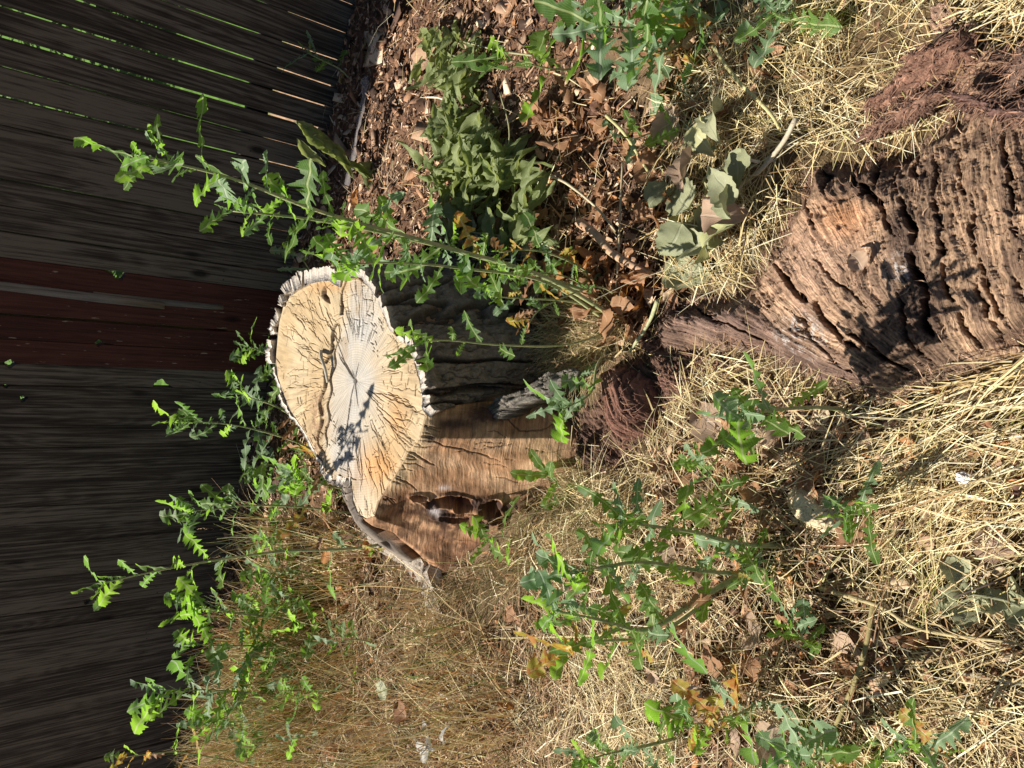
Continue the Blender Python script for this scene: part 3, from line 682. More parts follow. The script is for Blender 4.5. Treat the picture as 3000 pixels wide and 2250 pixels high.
def bark_plate(top, bottom, thick, seed, label=None, nu=150, nv=110, raise_=.0, furrow=.028, white=True, edge=0.02, base=(.21, .175, .14)):
    """bark slab between an upper and a lower edge (world points)"""
    def rs(P, n):
        P = np.asarray(P); s = np.concatenate([[0], np.cumsum(np.linalg.norm(np.diff(P, axis=0), axis=1))]); u = np.linspace(0, s[-1], n)
        return np.stack([np.interp(u, s, P[:, k]) for k in range(3)], -1)
    T = rs(top, nu); Bm = rs(bottom, nu)
    v = np.linspace(0, 1, nv)
    S = T[:, None]*(1-v)[None, :, None]+Bm[:, None]*v[None, :, None]
    L = np.linalg.norm(T[-1]-T[0])+.2; H = np.linalg.norm(Bm[nu//2]-T[nu//2])
    uu = np.linspace(0, 1, nu)[:, None]*L; vv = v[None, :]*H
    uu, vv = np.broadcast_arrays(uu, vv)
    N = np.cross(np.gradient(S, axis=1), np.gradient(S, axis=0)); N /= np.linalg.norm(N, axis=2)[..., None]+1e-9
    ctr = np.array([PITH[0], PITH[1], .2])
    sg = np.sign((N*(S-ctr)).sum(-1).mean()); N *= sg
    wrp = .03*(fbm(uu*7, vv*5, 2, seed+3)-.5)
    f1 = np.abs(fbm((uu+wrp)*(11 if nu > 60 else 22), vv*(2.6 if nu > 60 else 14), 3, seed)-.5); fur = ss(f1, .0, .075)
    f2 = ss(np.abs(fbm((uu+wrp)*30, vv*22, 3, seed+9)-.5), 0, .05)
    b = fbm(uu*60, vv*60, 4, seed+5)
    h = furrow*(fur-1)+.007*(f2-1)+.012*(b-.5)
    big = .03*(fbm(uu*4, vv*3, 2, seed+21)-.5)
    c = np.zeros(S.shape); c[:] = base; c *= (.45+1.0*b)[..., None]
    c = mixc(c, (.04, .032, .026), (1-fur)*.85); c = mixc(c, (.09, .07, .055), (1-f2)*.6)
    if white:
        e = (1-ss(v, 0, .05))[None, :]*(.5+.9*b); c = mixc(c, (.50, .44, .375), np.clip(e, 0, 1)*.85)
    outer = S+N*(h+big)[..., None]
    jag = (.014 if nu > 60 else .020)*(fbm(uu[:, :1]*(40 if nu > 60 else 26), uu[:, :1]*0, 3, seed+31)-.5)
    outer[:, :3, 2] += jag
    inner = S-N*thick+N*big[..., None]; inner[:, :1, 2] += jag
    nf = nu*nv
    V = np.vstack([outer.reshape(-1, 3), inner.reshape(-1, 3)])
    ci = np.zeros((nf, 3)); ci[:] = (.25, .15, .09); ci = ci.reshape(nu, nv, 3); ci[:, :2] = (.6, .54, .47); ci = ci.reshape(-1, 3)
    F = grid_faces(nu, nv); Fi = F[:, ::-1]+nf; br = []
    for i in range(nu-1):
        br.append((i*nv, (i+1)*nv, (i+1)*nv+nf, i*nv+nf)); br.append(((i+1)*nv-1, (i+2)*nv-1, (i+2)*nv-1+nf, (i+1)*nv-1+nf))
    for j in range(nv-1):
        br.append((j, j+1, j+1+nf, j+nf)); a = (nu-1)*nv+j; br.append((a, a+1, a+1+nf, a+nf))
    me = np_mesh('bark_plate', V-np.array([PITH[0], PITH[1], 0]), np.vstack([F, Fi, np.array(br)]), col=np.vstack([c.reshape(-1, 3), ci]))
    o = bpy.data.objects.new('bark_plate', me); me.materials.append(M_BARK); COL.objects.link(o); o.parent = STUMP
    if label: o['label'] = label
    return o
def OT(x, y, dz=0.0): p = on_top(x, y); p = p.copy(); p[2] += dz; return p
bark_plate([OT(1020, 790, .01), OT(1070, 796, .012), OT(1111, 845, .01), OT(1132, 886, .012), OT(1151, 934, .01), OT(1178, 984, .008), OT(1196, 1000, -.01)],
           [G(1330, 735, -.03), G(1400, 750, -.03), G(1470, 775, -.03), G(1530, 820, -.03), G(1560, 865, -.03), G(1570, 920, -.03), G(1560, 960, -.03)], .028, 301, 'dark furrowed bark slab on the shaded right side')
bark_plate([OT(1184, 972, .0), OT(1222, 992, .02), OT(1228, 1030, .01), OT(1236, 1062, .008), OT(1257, 1130, .01), OT(1264, 1184, .006), OT(1272, 1202, -.01)],
           [G(1560, 900, -.03), G(1600, 960, -.03), G(1620, 1020, -.03), G(1610, 1080, -.02), G(1570, 1125, .02), G(1500, 1155, .08), G(1430, 1172, .15)], .03, 331, 'dark bark slab with pale curled edge beside the slanting cut')
# pale crumbly bark chunks round the far rim
for i, (P, thk) in enumerate((([(1010, 800), (975, 786), (950, 790), (925, 795), (902, 800)], .045), ([(898, 795), (880, 792), (868, 806), (850, 822)], .05), ([(856, 822), (843, 840), (838, 852)], .04), ([(838, 870), (828, 884), (826, 894)], .03),
                         ([(818, 905), (806, 925), (800, 940)], .03), ([(800, 945), (795, 965), (798, 984)], .025), ([(795, 995), (790, 1030), (790, 1066)], .03),
                         ([(798, 1080), (803, 1110), (822, 1162), (842, 1208)], .015), ([(842, 1208), (880, 1268), (912, 1330), (932, 1352)], .012), ([(935, 1360), (938, 1385), (965, 1418)], .02), ([(985, 1420), (1010, 1434), (1028, 1428)], .03))):
    tp = [OT(x, y, .012 if i < 7 else .0) for x, y in P]
    bo = []
    for p in tp:
        d = p-PITH; d[2] = 0; d /= np.linalg.norm(d); b_ = p+d*.05; b_[2] = -.02; bo.append(b_)
    bark_plate(tp, bo, thk, 400+i*7, None, nu=44, nv=60, furrow=.006, base=(.40, .34, .28) if i < 7 else (.27, .22, .18))
# bark flare running to the lower left of the cut
bark_plate([OT(1052, 1500, .0), OT(1062, 1520, -.02), G(1150, 1560, .26), G(1215, 1605, .13), G(1255, 1665, .06), G(1275, 1740, .03), G(1300, 1800, .02)],
           [G(1050, 1545, .0), G(1075, 1590, .0), G(1130, 1622, .0), G(1175, 1655, .0), G(1215, 1705, -.01), G(1240, 1760, -.01), G(1262, 1815, -.02)], .05, 531, 'pale ridged bark flare at the lower left', nu=200, nv=60, base=(.34, .29, .24))

# ------------------------------------------------------------------ relief slabs: rotten log, roots, torn bark
def relief(name, poly, mat, res, zfun, z0=0.0, label=None, cat=None, parent=None, group=None, under=None, edge_n=.02):
    """solid piece standing over a plan outline; zfun(x, y, px, py, d) -> z, colour; d = distance inside the outline"""
    W = np.array([GD(a, b, z0) for a, b in poly])
    x0, y0 = W[:, 0].min()-.02, W[:, 1].min()-.02; x1, y1 = W[:, 0].max()+.02, W[:, 1].max()+.02
    xs = np.arange(x0, x1, res); ys = np.arange(y0, y1, res); X, Y = np.meshgrid(xs, ys, indexing='ij')
    nx = edge_n*(fbm(X*26, Y*26, 4, 141)-.5); ny = edge_n*(fbm(X*26+9, Y*26, 4, 151)-.5)
    ins = inpoly(X+nx, Y+ny, [tuple(p[:2]) for p in W])
    d = dseg(X+nx, Y+ny, [tuple(p[:2]) for p in W], True)*np.where(ins, 1, -1)
    px, py = PX(X, Y, z0); Z, C = zfun(X, Y, px/K, py/K, d)
    cell = ins[:-1, :-1] & ins[1:, :-1] & ins[:-1, 1:] & ins[1:, 1:]
    idx = -np.ones(X.shape, int); used = np.zeros(X.shape, bool)
    used[:-1, :-1] |= cell; used[1:, :-1] |= cell; used[:-1, 1:] |= cell; used[1:, 1:] |= cell
    idx[used] = np.arange(used.sum())
    i, j = np.nonzero(cell)
    Q = np.stack([idx[i, j], idx[i+1, j], idx[i+1, j+1], idx[i, j+1]], -1); gfield = getattr(zfun, 'grain', None)
    zb = under(X, Y) if under is not None else ground_z(X, Y)-.03
    V = np.stack([X[used], Y[used], Z[used]], -1); n = len(V)
    Vb = np.stack([X[used], Y[used], (zb if np.ndim(zb) else np.full(X.shape, zb))[used]], -1)
    # boundary edges
    E = np.concatenate([Q[:, [0, 1]], Q[:, [1, 2]], Q[:, [2, 3]], Q[:, [3, 0]]])
    key = E[:, 0].astype(np.int64)*n+E[:, 1]; rkey = E[:, 1].astype(np.int64)*n+E[:, 0]
    bd = E[~np.isin(key, rkey)]
    side = np.stack([bd[:, 1], bd[:, 0], bd[:, 0]+n, bd[:, 1]+n], -1)
    Ct = C[used]; Cb = Ct*.6
    # the underside only needs the rim: keep the bottom closed with the mirrored quads
    quads = np.vstack([Q, side, Q[:, ::-1]+n]) if under is not None else np.vstack([Q, side])
    me = np_mesh(name, np.vstack([V, Vb]), quads, col=np.vstack([Ct, Cb]), grain=None if gfield is None else gfield[used])
    me['ntop'] = n
    o = bpy.data.objects.new(name, me); me.materials.append(mat); COL.objects.link(o)
    if parent is not None: adopt(o, parent)
    else: tag(o, label, cat, group)
    if parent is not None and label: o['label'] = label
    return o
LOG = [(1355, 720), (1375, 675), (1400, 645), (1450, 634), (1520, 628), (1560, 612), (1590, 585), (1600, 540), (1640, 500), (1660, 450), (1695, 395), (1700, 345), (1735, 325), (1800, 330), (1850, 300), (1920, 300), (1960, 270), (2010, 230), (2060, 205), (2140, 150), (2330, 120), (2600, 150), (2600, 560), (2330, 690), (2212, 742), (2100, 780), (2000, 822), (1905, 866), (1868, 873), (1850, 856), (1780, 838), (1740, 832), (1715, 812), (1660, 800), (1620, 775), (1580, 770), (1545, 745), (1470, 765), (1420, 772), (1380, 768)]
LC = [([(1655, 565), (1690, 600), (1745, 640), (1790, 690), (1830, 725), (1860, 760)], 9), ([(1905, 330), (1930, 400), (1990, 500), (1985, 560), (2010, 640), (2005, 700), (2050, 760)], 10), ([(1830, 700), (1900, 770), (1960, 815)], 5),
      ([(2070, 300), (2085, 380), (2110, 470), (2120, 560), (2150, 640), (2165, 720)], 5), ([(2160, 240), (2180, 340), (2200, 440), (2210, 560)], 5), ([(2040, 500), (2050, 600), (2080, 690), (2100, 760)], 6),
      ([(1800, 365), (1850, 400), (1900, 440), (1950, 520)], 8), ([(1740, 350), (1775, 420)], 9), ([(1480, 660), (1540, 690), (1600, 710), (1650, 760)], 3), ([(1760, 560), (1810, 600), (1870, 640), (1910, 680)], 3),
      ([(1700, 660), (1760, 720), (1800, 770), (1850, 830)], 3.5), ([(2010, 330), (2030, 430), (2040, 520)], 4), ([(1950, 640), (1960, 700), (1990, 780)], 5), ([(1700, 420), (1740, 470), (1770, 500)], 3),
      ([(2240, 300), (2260, 450), (2270, 600)], 6), ([(2330, 250), (2350, 400), (2340, 600)], 6), ([(1880, 720), (1920, 790)], 4), ([(2120, 600), (2140, 690), (2140, 740)], 4), ([(2200, 600), (2225, 700)], 4),
      ([(1860, 330), (1870, 390), (1850, 420)], 10), ([(1960, 300), (1965, 350), (1985, 400)], 8)]
def fiber(px, py, ang, L, Wd, seed):
    ca, sa = np.cos(ang), np.sin(ang); u = px*ca+py*sa; v = -px*sa+py*ca
    return fbm(u/L+2.3*fbm(px*.01, py*.01, 2, seed+1), v/Wd+1.6*fbm(px*.008, py*.008, 2, seed+2)+.004*u, 4, seed)
def log_fn(X, Y, px, py, d):
    wx_ = px+26*(fbm(px*.012, py*.012, 3, 321)-.5)+7*(fbm(px*.05, py*.05, 2, 322)-.5); wy_ = py+20*(fbm(px*.012, py*.012, 3, 323)-.5)
    x0 = 2000+.2*(wy_-400); phi = np.arctan2(wx_-2112, 960-wy_)-math.atan2(-112, 560)     # grain fans out from the sawn end
    psi = np.where(wx_ > x0, (wx_-x0)*.95, phi*480); rho = np.hypot(wx_-2112, wy_-960)
    log_fn.grain = np.stack([psi*.42, rho*.012], -1)
    fb = fbm(psi*.085, rho*.007, 4, 201); ff = fbm(psi*.42, rho*.014, 4, 241); cr = fbm(psi*.06, rho*.010+9, 4, 281)
    macro = fbm(X*7, Y*7, 3, 311)
    prof = ss(d, 0, .07)*.5+ss(d, 0, .2)*.5
    hmax = .09+.05*ss(px, 1500, 1900)
    # the log is a rounded ridge on its left, hollow in the middle
    hollow = np.exp(-(((px-1850)/75)**2+((py-500)/95)**2))
    ridge = np.exp(-((dseg(px, py, [(1450, 690), (1600, 700), (1760, 760), (1860, 840)])/42)**2))
    Z = ground_z(X, Y)+hmax*prof+.05*(macro-.5)-.035*hollow+.022*ridge*ss(d, 0, .04)
    calm = np.clip(1.25*np.exp(-(((px-1775)/165)**2+((py-570)/150)**2)), 0, 1); Z += (.016*(fb-.5)+.007*(ff-.5))*(1-.6*calm)+.003*(fbm(X*160, Y*160, 3, 415)-.5)
    ter = fb*5.; tf = ter-np.floor(ter); Z += .007*(ss(tf, .0, .25)-tf)*(1-calm)
    c = np.zeros(X.shape+(3,)); c[:] = (.47, .305, .195)
    c = mixc(c, (.52, .36, .24), ss(macro+.3*(fb-.5), .45, .68)); c = mixc(c, (.20, .115, .08), ss(fb, .52, .72)*.6)
    pink = np.exp(-(((px-1780)/140)**2+((py-560)/100)**2)); c = mixc(c, (.54, .34, .24), pink*.55)
    orng = np.exp(-(((px-1815)/60)**2+((py-470)/45)**2)); c = mixc(c, (.55, .26, .12), orng*.75)
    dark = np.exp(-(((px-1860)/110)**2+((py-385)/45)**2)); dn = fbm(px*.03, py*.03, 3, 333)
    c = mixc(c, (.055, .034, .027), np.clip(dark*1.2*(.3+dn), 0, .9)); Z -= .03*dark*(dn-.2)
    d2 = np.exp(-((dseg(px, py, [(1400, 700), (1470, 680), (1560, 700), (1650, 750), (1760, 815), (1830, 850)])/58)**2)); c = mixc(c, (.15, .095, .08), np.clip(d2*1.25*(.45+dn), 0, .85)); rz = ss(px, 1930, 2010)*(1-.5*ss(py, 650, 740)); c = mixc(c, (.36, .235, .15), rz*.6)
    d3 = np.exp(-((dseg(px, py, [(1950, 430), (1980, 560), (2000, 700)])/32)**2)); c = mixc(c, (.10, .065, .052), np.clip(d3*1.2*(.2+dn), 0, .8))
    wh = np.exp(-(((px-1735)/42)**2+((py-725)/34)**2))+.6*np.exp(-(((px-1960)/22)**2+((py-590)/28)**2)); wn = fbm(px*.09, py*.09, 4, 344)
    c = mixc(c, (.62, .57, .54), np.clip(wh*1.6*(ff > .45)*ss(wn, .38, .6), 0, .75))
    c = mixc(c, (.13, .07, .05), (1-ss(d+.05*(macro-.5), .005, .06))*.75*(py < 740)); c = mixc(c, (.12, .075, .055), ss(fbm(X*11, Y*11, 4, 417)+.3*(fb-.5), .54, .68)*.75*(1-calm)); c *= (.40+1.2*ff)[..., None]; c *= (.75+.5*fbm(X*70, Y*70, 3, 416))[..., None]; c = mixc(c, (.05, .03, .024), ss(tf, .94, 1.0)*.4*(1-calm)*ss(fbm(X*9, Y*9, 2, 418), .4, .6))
    fine = ss(np.abs(cr-.5), .0, .020); c = mixc(c, (.07, .042, .03), (1-fine)*.6); Z -= .006*(1-fine)
    crack = np.zeros(px.shape); jx = 34*(fbm(px*.022, py*.022, 4, 401)-.5)+9*(fbm(px*.12, py*.12, 2, 403)-.5); jy = 22*(fbm(px*.025, py*.025, 4, 402)-.5)
    for L, wd in LC: crack = np.maximum(crack, np.clip(1.35-dseg(px+jx, py+jy, L, w=wd*.72), 0, 1))
    crack *= ss(fbm(px*.03, py*.03, 3, 405), .28, .42)
    c = mixc(c, (.022, .014, .011), np.clip(crack*1.6, 0, 1)*.93); Z -= .07*crack*prof
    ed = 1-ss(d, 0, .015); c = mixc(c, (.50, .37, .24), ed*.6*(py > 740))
    pits = fbm(X*38, Y*38, 3, 420); Z -= .006*ss(pits, .66, .78); c = mixc(c, (.07, .042, .03), ss(pits, .66, .78)*.5)
    Z = np.maximum(Z, ground_z(X, Y)-.02)
    return Z, c
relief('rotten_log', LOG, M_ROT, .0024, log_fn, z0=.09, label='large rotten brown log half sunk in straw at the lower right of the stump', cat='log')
def slab_fn(ang, base, h, th=.035, seed=0, dome=.5, dk=.5, L=60, Wd=5):
    def fn(X, Y, px, py, d):
        ca_, sa_ = math.cos(ang), math.sin(ang); wq = 5*(fbm(px*.04, py*.04, 3, seed+11)-.5); fn.grain = np.stack([(-px*sa_+py*ca_+wq)*.8, (px*ca_+py*sa_)*.05], -1)
        f = fiber(px, py, ang, L, Wd, seed); g = fiber(px, py, ang, 30, 1.8, seed+5); m = fbm(X*14, Y*14, 3, seed+7)
        Z = ground_z(X, Y)+h+th*ss(d, 0, .03)*(.5+.8*m*dome)+.022*(f-.5)+.010*(g-.5)
        c = np.zeros(X.shape+(3,)); c[:] = base; c *= (.25+1.6*g)[..., None]; c *= (.55+1.0*f)[..., None]
        hole = 1-ss(np.abs(f-.5), 0, .03); c = mixc(c, (.03, .018, .014), hole*dk); Z -= .012*hole
        return Z, c
    return fn
rg = lambda P: [((2000+x*.452)/K, (y*.452)/K) for x, y in P]
relief('torn_bark', rg([(1140, 600), (1260, 520), (1390, 400), (1430, 300), (1560, 240), (1680, 180), (1790, 128), (1872, 180), (1850, 260), (1885, 340), (1740, 440), (1560, 530), (1400, 590), (1250, 660), (1120, 730)]), M_ROT, .0028,
       slab_fn(math.radians(-33), (.24, .13, .09), .05, .05, 601), z0=.07, label='reddish brown fibrous bark slab lying across the straw above the log', cat='bark', under=lambda X, Y: ground_z(X, Y)+.01)
relief('torn_bark', rg([(1055, 905), (1120, 800), (1230, 700), (1420, 600), (1580, 545), (1660, 590), (1560, 670), (1400, 740), (1260, 800), (1120, 880)]), M_ROT, .0028,
       slab_fn(math.radians(-33), (.21, .12, .085), .07, .035, 631), z0=.09, label='narrow pointed bark strip between the bark slab and the log', cat='bark', under=lambda X, Y: ground_z(X, Y)+.04)
relief('torn_bark', rg([(2500, 150), (2212, 240), (2120, 320), (2060, 450), (2050, 640), (2090, 650), (2150, 540), (2250, 480), (2500, 420)]), M_ROT, .0028,
       slab_fn(math.radians(-60), (.20, .13, .10), .11, .03, 661), z0=.12, label='grey brown curved bark strip at the picture corner beyond the log', cat='bark', under=lambda X, Y: ground_z(X, Y)+.06)
relief('torn_bark', rg([(1640, 560), (1750, 590), (1900, 600), (2100, 660), (2500, 620), (2500, 800), (2200, 800), (2050, 720), (1960, 740), (1900, 690), (1750, 650)]), M_ROT, .0028,
       slab_fn(math.radians(12), (.15, .085, .07), .13, .03, 691), z0=.14, label='dark shaggy bark strip lying on top of the log end', cat='bark', under=lambda X, Y: ground_z(X, Y)+.09)
relief('torn_bark', rg([(1700, 450), (1880, 340), (1900, 290), (2010, 290), (2040, 330), (2060, 450), (2040, 590), (1850, 600), (1700, 560)]), M_ROT, .0034,
       slab_fn(math.radians(-20), (.30, .19, .12), .045, .04, 711), z0=.07, label='tan crumbling bark piece behind the shaggy strip', cat='bark')
relief('pale_board_scrap', rg([(1560, 0), (1700, -40), (1760, 20), (1740, 90), (1680, 180), (1590, 190), (1550, 130)]), M_ROT, .003,
       slab_fn(math.radians(60), (.42, .27, .19), .03, .015, 721, L=90, dk=.15), z0=.05, label='smooth pinkish bark scrap beside the fibrous bark slab at the top edge', cat='bark')
relief('root_knot', [(1285, 800), (1320, 785), (1352, 790), (1385, 810), (1402, 850), (1398, 900), (1372, 945), (1340, 958), (1312, 940), (1300, 900), (1288, 850)], M_ROT, .0022,
       lambda X, Y, px, py, d: (lambda Z, c: (Z+.06*ss(d, 0, .06)+.02*ss(d, 0, .02), c))(*slab_fn(math.radians(70), (.15, .075, .055), .0, .03, 741, Wd=4)(X, Y, px, py, d)), z0=.06, label='dark red brown fibrous root knot at the foot of the slanting cut', cat='root')
relief('root_knot', [(1395, 810), (1430, 780), (1470, 790), (1480, 820), (1450, 850), (1415, 850)], M_ROT, .0026,
       slab_fn(math.radians(20), (.17, .09, .07), .0, .05, 751), z0=.04, label='small dark root knot between the larger knot and the log', cat='root')
relief('root_debris', [(1240, 900), (1285, 850), (1300, 800), (1350, 770), (1400, 765), (1480, 762), (1505, 790), (1480, 840), (1440, 870), (1400, 940), (1350, 1000), (1290, 1030), (1240, 1000)], M_ROT, .003,
       slab_fn(math.radians(50), (.13, .075, .055), -.005, .03, 811, L=30, Wd=7, dk=.7), z0=.02, label='crumbled dark rotten wood filling the gap between stump cut and log tip', cat='root')
relief('shredded_root', [(1500, 748), (1440, 745), (1400, 742), (1385, 720), (1360, 725), (1365, 760), (1400, 780), (1450, 775), (1510, 790), (1560, 800), (1570, 775)], M_ROT, .0026,
       slab_fn(math.radians(10), (.14, .08, .06), .0, .05, 761), z0=.04, label='dark shredded root lying along the tip of the log', cat='root')
relief('shredded_root', [(1230, 930), (1290, 900), (1300, 960), (1345, 975), (1330, 1010), (1270, 1020), (1235, 985)], M_ROT, .0026,
       slab_fn(math.radians(40), (.10, .06, .045), .0, .04, 771), z0=.03, label='black crumbling root debris below the root knot', cat='root')
r5 = lambda P: [((1000+x*.452)/K, (750+y*.452)/K) for x, y in P]
relief('fallen_bark', r5([(1050, 1062), (1062, 1000), (1110, 930), (1200, 885), (1250, 850), (1350, 750), (1440, 715), (1490, 735), (1420, 840), (1340, 910), (1240, 960), (1160, 1000), (1130, 1055)]), M_BARK, .0026,
       lambda X, Y, px, py, d: (lambda Z, c: (Z+.11*ss(px, 1240, 1090), c))(*slab_fn(math.radians(-40), (.17, .15, .125), .11, .018, 781, L=20, Wd=12, dk=.3)(X, Y, px, py, d)), z0=.15,
       label='loose grey bark fragment leaning between bark slab and slanting cut', cat='bark', under=lambda X, Y: ground_z(X, Y)+.10)
relief('decayed_root', [(1215, 1240), (1240, 1225), (1262, 1240), (1290, 1275), (1265, 1300), (1225, 1290), (1200, 1262)], M_ROT, .003,
       slab_fn(math.radians(10), (.20, .12, .09), .0, .03, 791), z0=.03, label='small decayed root showing through straw left of the stump cut', cat='root')

# ------------------------------------------------------------------ blades (grass, straw)
def blades(name, P, az, tilt, length, width, bend, col, nseg=3, kind='stuff', label=None, cat=None, mat=None, parent=None, curl=None):
    n = len(P); d = np.stack([np.cos(az)*np.cos(tilt), np.sin(az)*np.cos(tilt), np.sin(tilt)], -1)
    side = np.cross(d, np.array([0, 0, 1.0])); side += rng.normal(0, .35, side.shape); side -= (side*d).sum(1)[:, None]*d; side /= np.linalg.norm(side, axis=1)[:, None]+1e-9
    V = np.zeros((n, nseg+1, 2, 3))
    sid2 = np.cross(d, side); cv = (rng.normal(0, 1, n)*(curl if curl is not None else .1))
    for k in range(nseg+1):
        t = k/nseg
        c = P+d*(length*t)[:, None]+side*(cv*length*t*t)[:, None]; c[:, 2] -= bend*length*t*t
        wd = width*(1-.75*t**1.5)/2
        V[:, k, 0] = c-side*wd[:, None]; V[:, k, 1] = c+side*wd[:, None]
    g = ground_z(V[..., 0], V[..., 1]); V[..., 2] = np.maximum(V[..., 2], g+.001)
    base = (np.arange(n)*(nseg+1)*2)[:, None, None]; k = np.arange(nseg)[None, :, None]*2
    Q = (base+k+np.array([0, 1, 3, 2])[None, None, :]).reshape(-1, 4)
    C = np.repeat(col, (nseg+1)*2, axis=0)
    me = np_mesh(name, V.reshape(-1, 3), Q, col=C, smooth=False)
    o = link(name, me, mat or M_STRAW, parent)
    if parent is None: tag(o, label, cat, None, kind)
    elif kind: o['kind'] = kind
    return o
def pal(n, cols, w, jit=.18):
    cols = np.array(cols); i = rng.choice(len(cols), n, p=np.array(w)/sum(w)); c = cols[i]*(1+rng.normal(0, jit, n))[:, None]
    return np.clip(c, .01, .9)
LOGW = [tuple(GD(a, b, .07)[:2]) for a, b in LOG]; STW = [tuple(p[:2]) for p in bot]
def sample(n, x0, x1, y0, y1):
    x = rng.uniform(x0, x1, n); y = rng.uniform(y0, y1, n)
    ok = (FENCE_LINE(x, y) < -.03) & ~inpoly(x, y, STW)
    return x[ok], y[ok]
ROTW = [[tuple(GD(a, b, .03)[:2]) for a, b in P] for P in ([(1235, 930), (1285, 800), (1330, 782), (1400, 760), (1480, 760), (1500, 800), (1450, 850), (1405, 900), (1380, 950), (1340, 1010), (1270, 1020)],)]
def off_log(x, y):
    ok = ~inpoly(x, y, LOGW) & (dseg(x, y, LOGW, True) > .012)
    for P in ROTW: ok &= ~inpoly(x, y, P) | (rng.random(len(x)) < .06)
    return ok
STRAWC = [(.66, .53, .27), (.78, .67, .40), (.52, .38, .18), (.32, .20, .09), (.44, .40, .15), (.80, .72, .50)]
def straw_litter():
    x, y = sample(260000, -3.6, 2.6, -.6, 5.2)
    near = (y < 2.6) | (rng.random(len(x)) < .55); x, y = x[near], y[near]
    k = ground_kind(x, y)
    p = np.full(len(x), .03); p[k['straw']] = 1.0; p[k['mulch']] = .03; p[k['brown']] = .10; p[k['litter']] = .45
    pat = fbm(x*3.2, y*3.2, 3, 801); p *= np.clip(.25+1.5*pat, 0, 1)*ss(pat, .22, .42)+.12
    qx, qy = PX(x, y, 0*x); p *= 1-.6*ss(qy/K, 1050, 1200)*(1-ss(qx/K, 1050, 1300))
    keep = (rng.random(len(x)) < p) & off_log(x, y); x, y = x[keep], y[keep]; n = len(x)
    z = ground_z(x, y)+rng.random(n)**1.4*.06
    # combed directions in the hay at the lower right, tangled elsewhere
    pxx, pyy = PX(x, y, 0*x); pxx, pyy = pxx/K, pyy/K
    ga = GD(2212, 800); gb = GD(1850, 980); hay = math.atan2(gb[1]-ga[1], gb[0]-ga[0])
    wh = np.exp(-(((pxx-2120)/260)**2+((pyy-950)/260)**2))
    az = rng.uniform(0, 2*np.pi, n); m = rng.random(n) < wh*1.1
    az = np.where(m, hay+rng.normal(0, .42, n), az)
    cl = 2*np.pi*fbm(x*2, y*2, 2, 811)*1.7; m2 = rng.random(n) < .35; az = np.where(m2 & ~m, cl+rng.normal(0, .4, n), az)
    tilt = np.abs(rng.normal(0, .20, n))+.02; L = rng.gamma(3, .026, n)+.03; L = np.where(m, L*1.4, L)
    col = pal(n, STRAWC, [5, 4, 4, 3, .8, 1.6], .2)
    left = ss(pyy, 1050, 1250)*(1-ss(pxx, 1150, 1350)); brownmix = rng.random(n) < left*.65
    col[brownmix] = pal(int(brownmix.sum()), [(.36, .19, .085), (.44, .28, .13), (.30, .15, .07)], [1, 1, 1])
    inl = left > rng.random(n)*1.25; L = np.where(inl, L*.7, L)
    br = k['brown'][keep] | k['litter'][keep]; bm_ = br & (rng.random(n) < .5); col[bm_] = pal(int(bm_.sum()), [(.26, .15, .08), (.36, .24, .14)], [1, 1])
    blades('dry_straw', np.stack([x, y, z], -1), az, tilt, L, rng.uniform(.0010, .0030, n)*(1+.5*(rng.random(n) < .12)), .22, col, 2, 'stuff', 'tangled pale dry grass stalks matted over the ground', 'dry grass', curl=.16)
straw_litter()
def standing(name, polyD, n, hmin, hmax, cols, wts, label, cat, lean=(0, 0), spread=.35, width=(.0012, .0026), bend=.25, heads=0.0, clump=3.0):
    W = np.array([GD(a, b) for a, b in polyD]); x = rng.uniform(W[:, 0].min(), W[:, 0].max(), n); y = rng.uniform(W[:, 1].min(), W[:, 1].max(), n)
    ok = inpoly(x, y, [tuple(p[:2]) for p in W]) & (FENCE_LINE(x, y) < -.04) & ~inpoly(x, y, STW) & off_log(x, y)
    pat = fbm(x*clump, y*clump, 2, 831); ok &= rng.random(n) < ss(pat, .3, .55)+.15
    x, y = x[ok], y[ok]; n = len(x)
    dx = lean[0]+rng.normal(0, spread, n)+.6*(fbm(x*2.5, y*2.5, 2, 841)-.5); dy = lean[1]+rng.normal(0, spread, n)
    az = np.arctan2(dy, dx); m = np.hypot(dx, dy); tilt = np.pi/2-np.minimum(m, 1.2)
    L = rng.uniform(hmin, hmax, n)*(.6+.8*pat[ok])
    P = np.stack([x, y, ground_z(x, y)], -1)
    col = pal(n, cols, wts)
    o = blades(name, P, az, tilt, L, rng.uniform(width[0], width[1], n), bend, col, 4, 'stuff', label, cat, curl=.14)
    if heads:
        hs = rng.random(n) < heads; Ph = P[hs]; d = np.stack([np.cos(az)*np.cos(tilt), np.sin(az)*np.cos(tilt), np.sin(tilt)], -1)[hs]
        Lh = L[hs]; tip = Ph+d*Lh[:, None]; tip[:, 2] -= bend*Lh
        nn = 9; base = np.repeat(tip, nn, 0); dd = np.repeat(d, nn, 0); s = np.tile(np.arange(nn), len(tip))/nn
        base = base-dd*(s*.075)[:, None]; base += rng.normal(0, .0018, base.shape)
        az2 = np.repeat(az[hs], nn)+rng.normal(0, .9, len(base)); ti2 = np.repeat(tilt[hs], nn)-.3+rng.normal(0, .5, len(base))
        c = pal(len(base), [(.50, .33, .20), (.42, .24, .14), (.6, .45, .28)], [2, 1, 1])
        blades(name.replace('grass', 'seed')+'_heads' if 'grass' in name else name+'_heads', base, az2, ti2, np.full(len(base), .013), np.full(len(base), .0034), 0, c, 1, 'stuff', 'small tan seed heads on the tips of '+cat, 'seed heads')
    return o
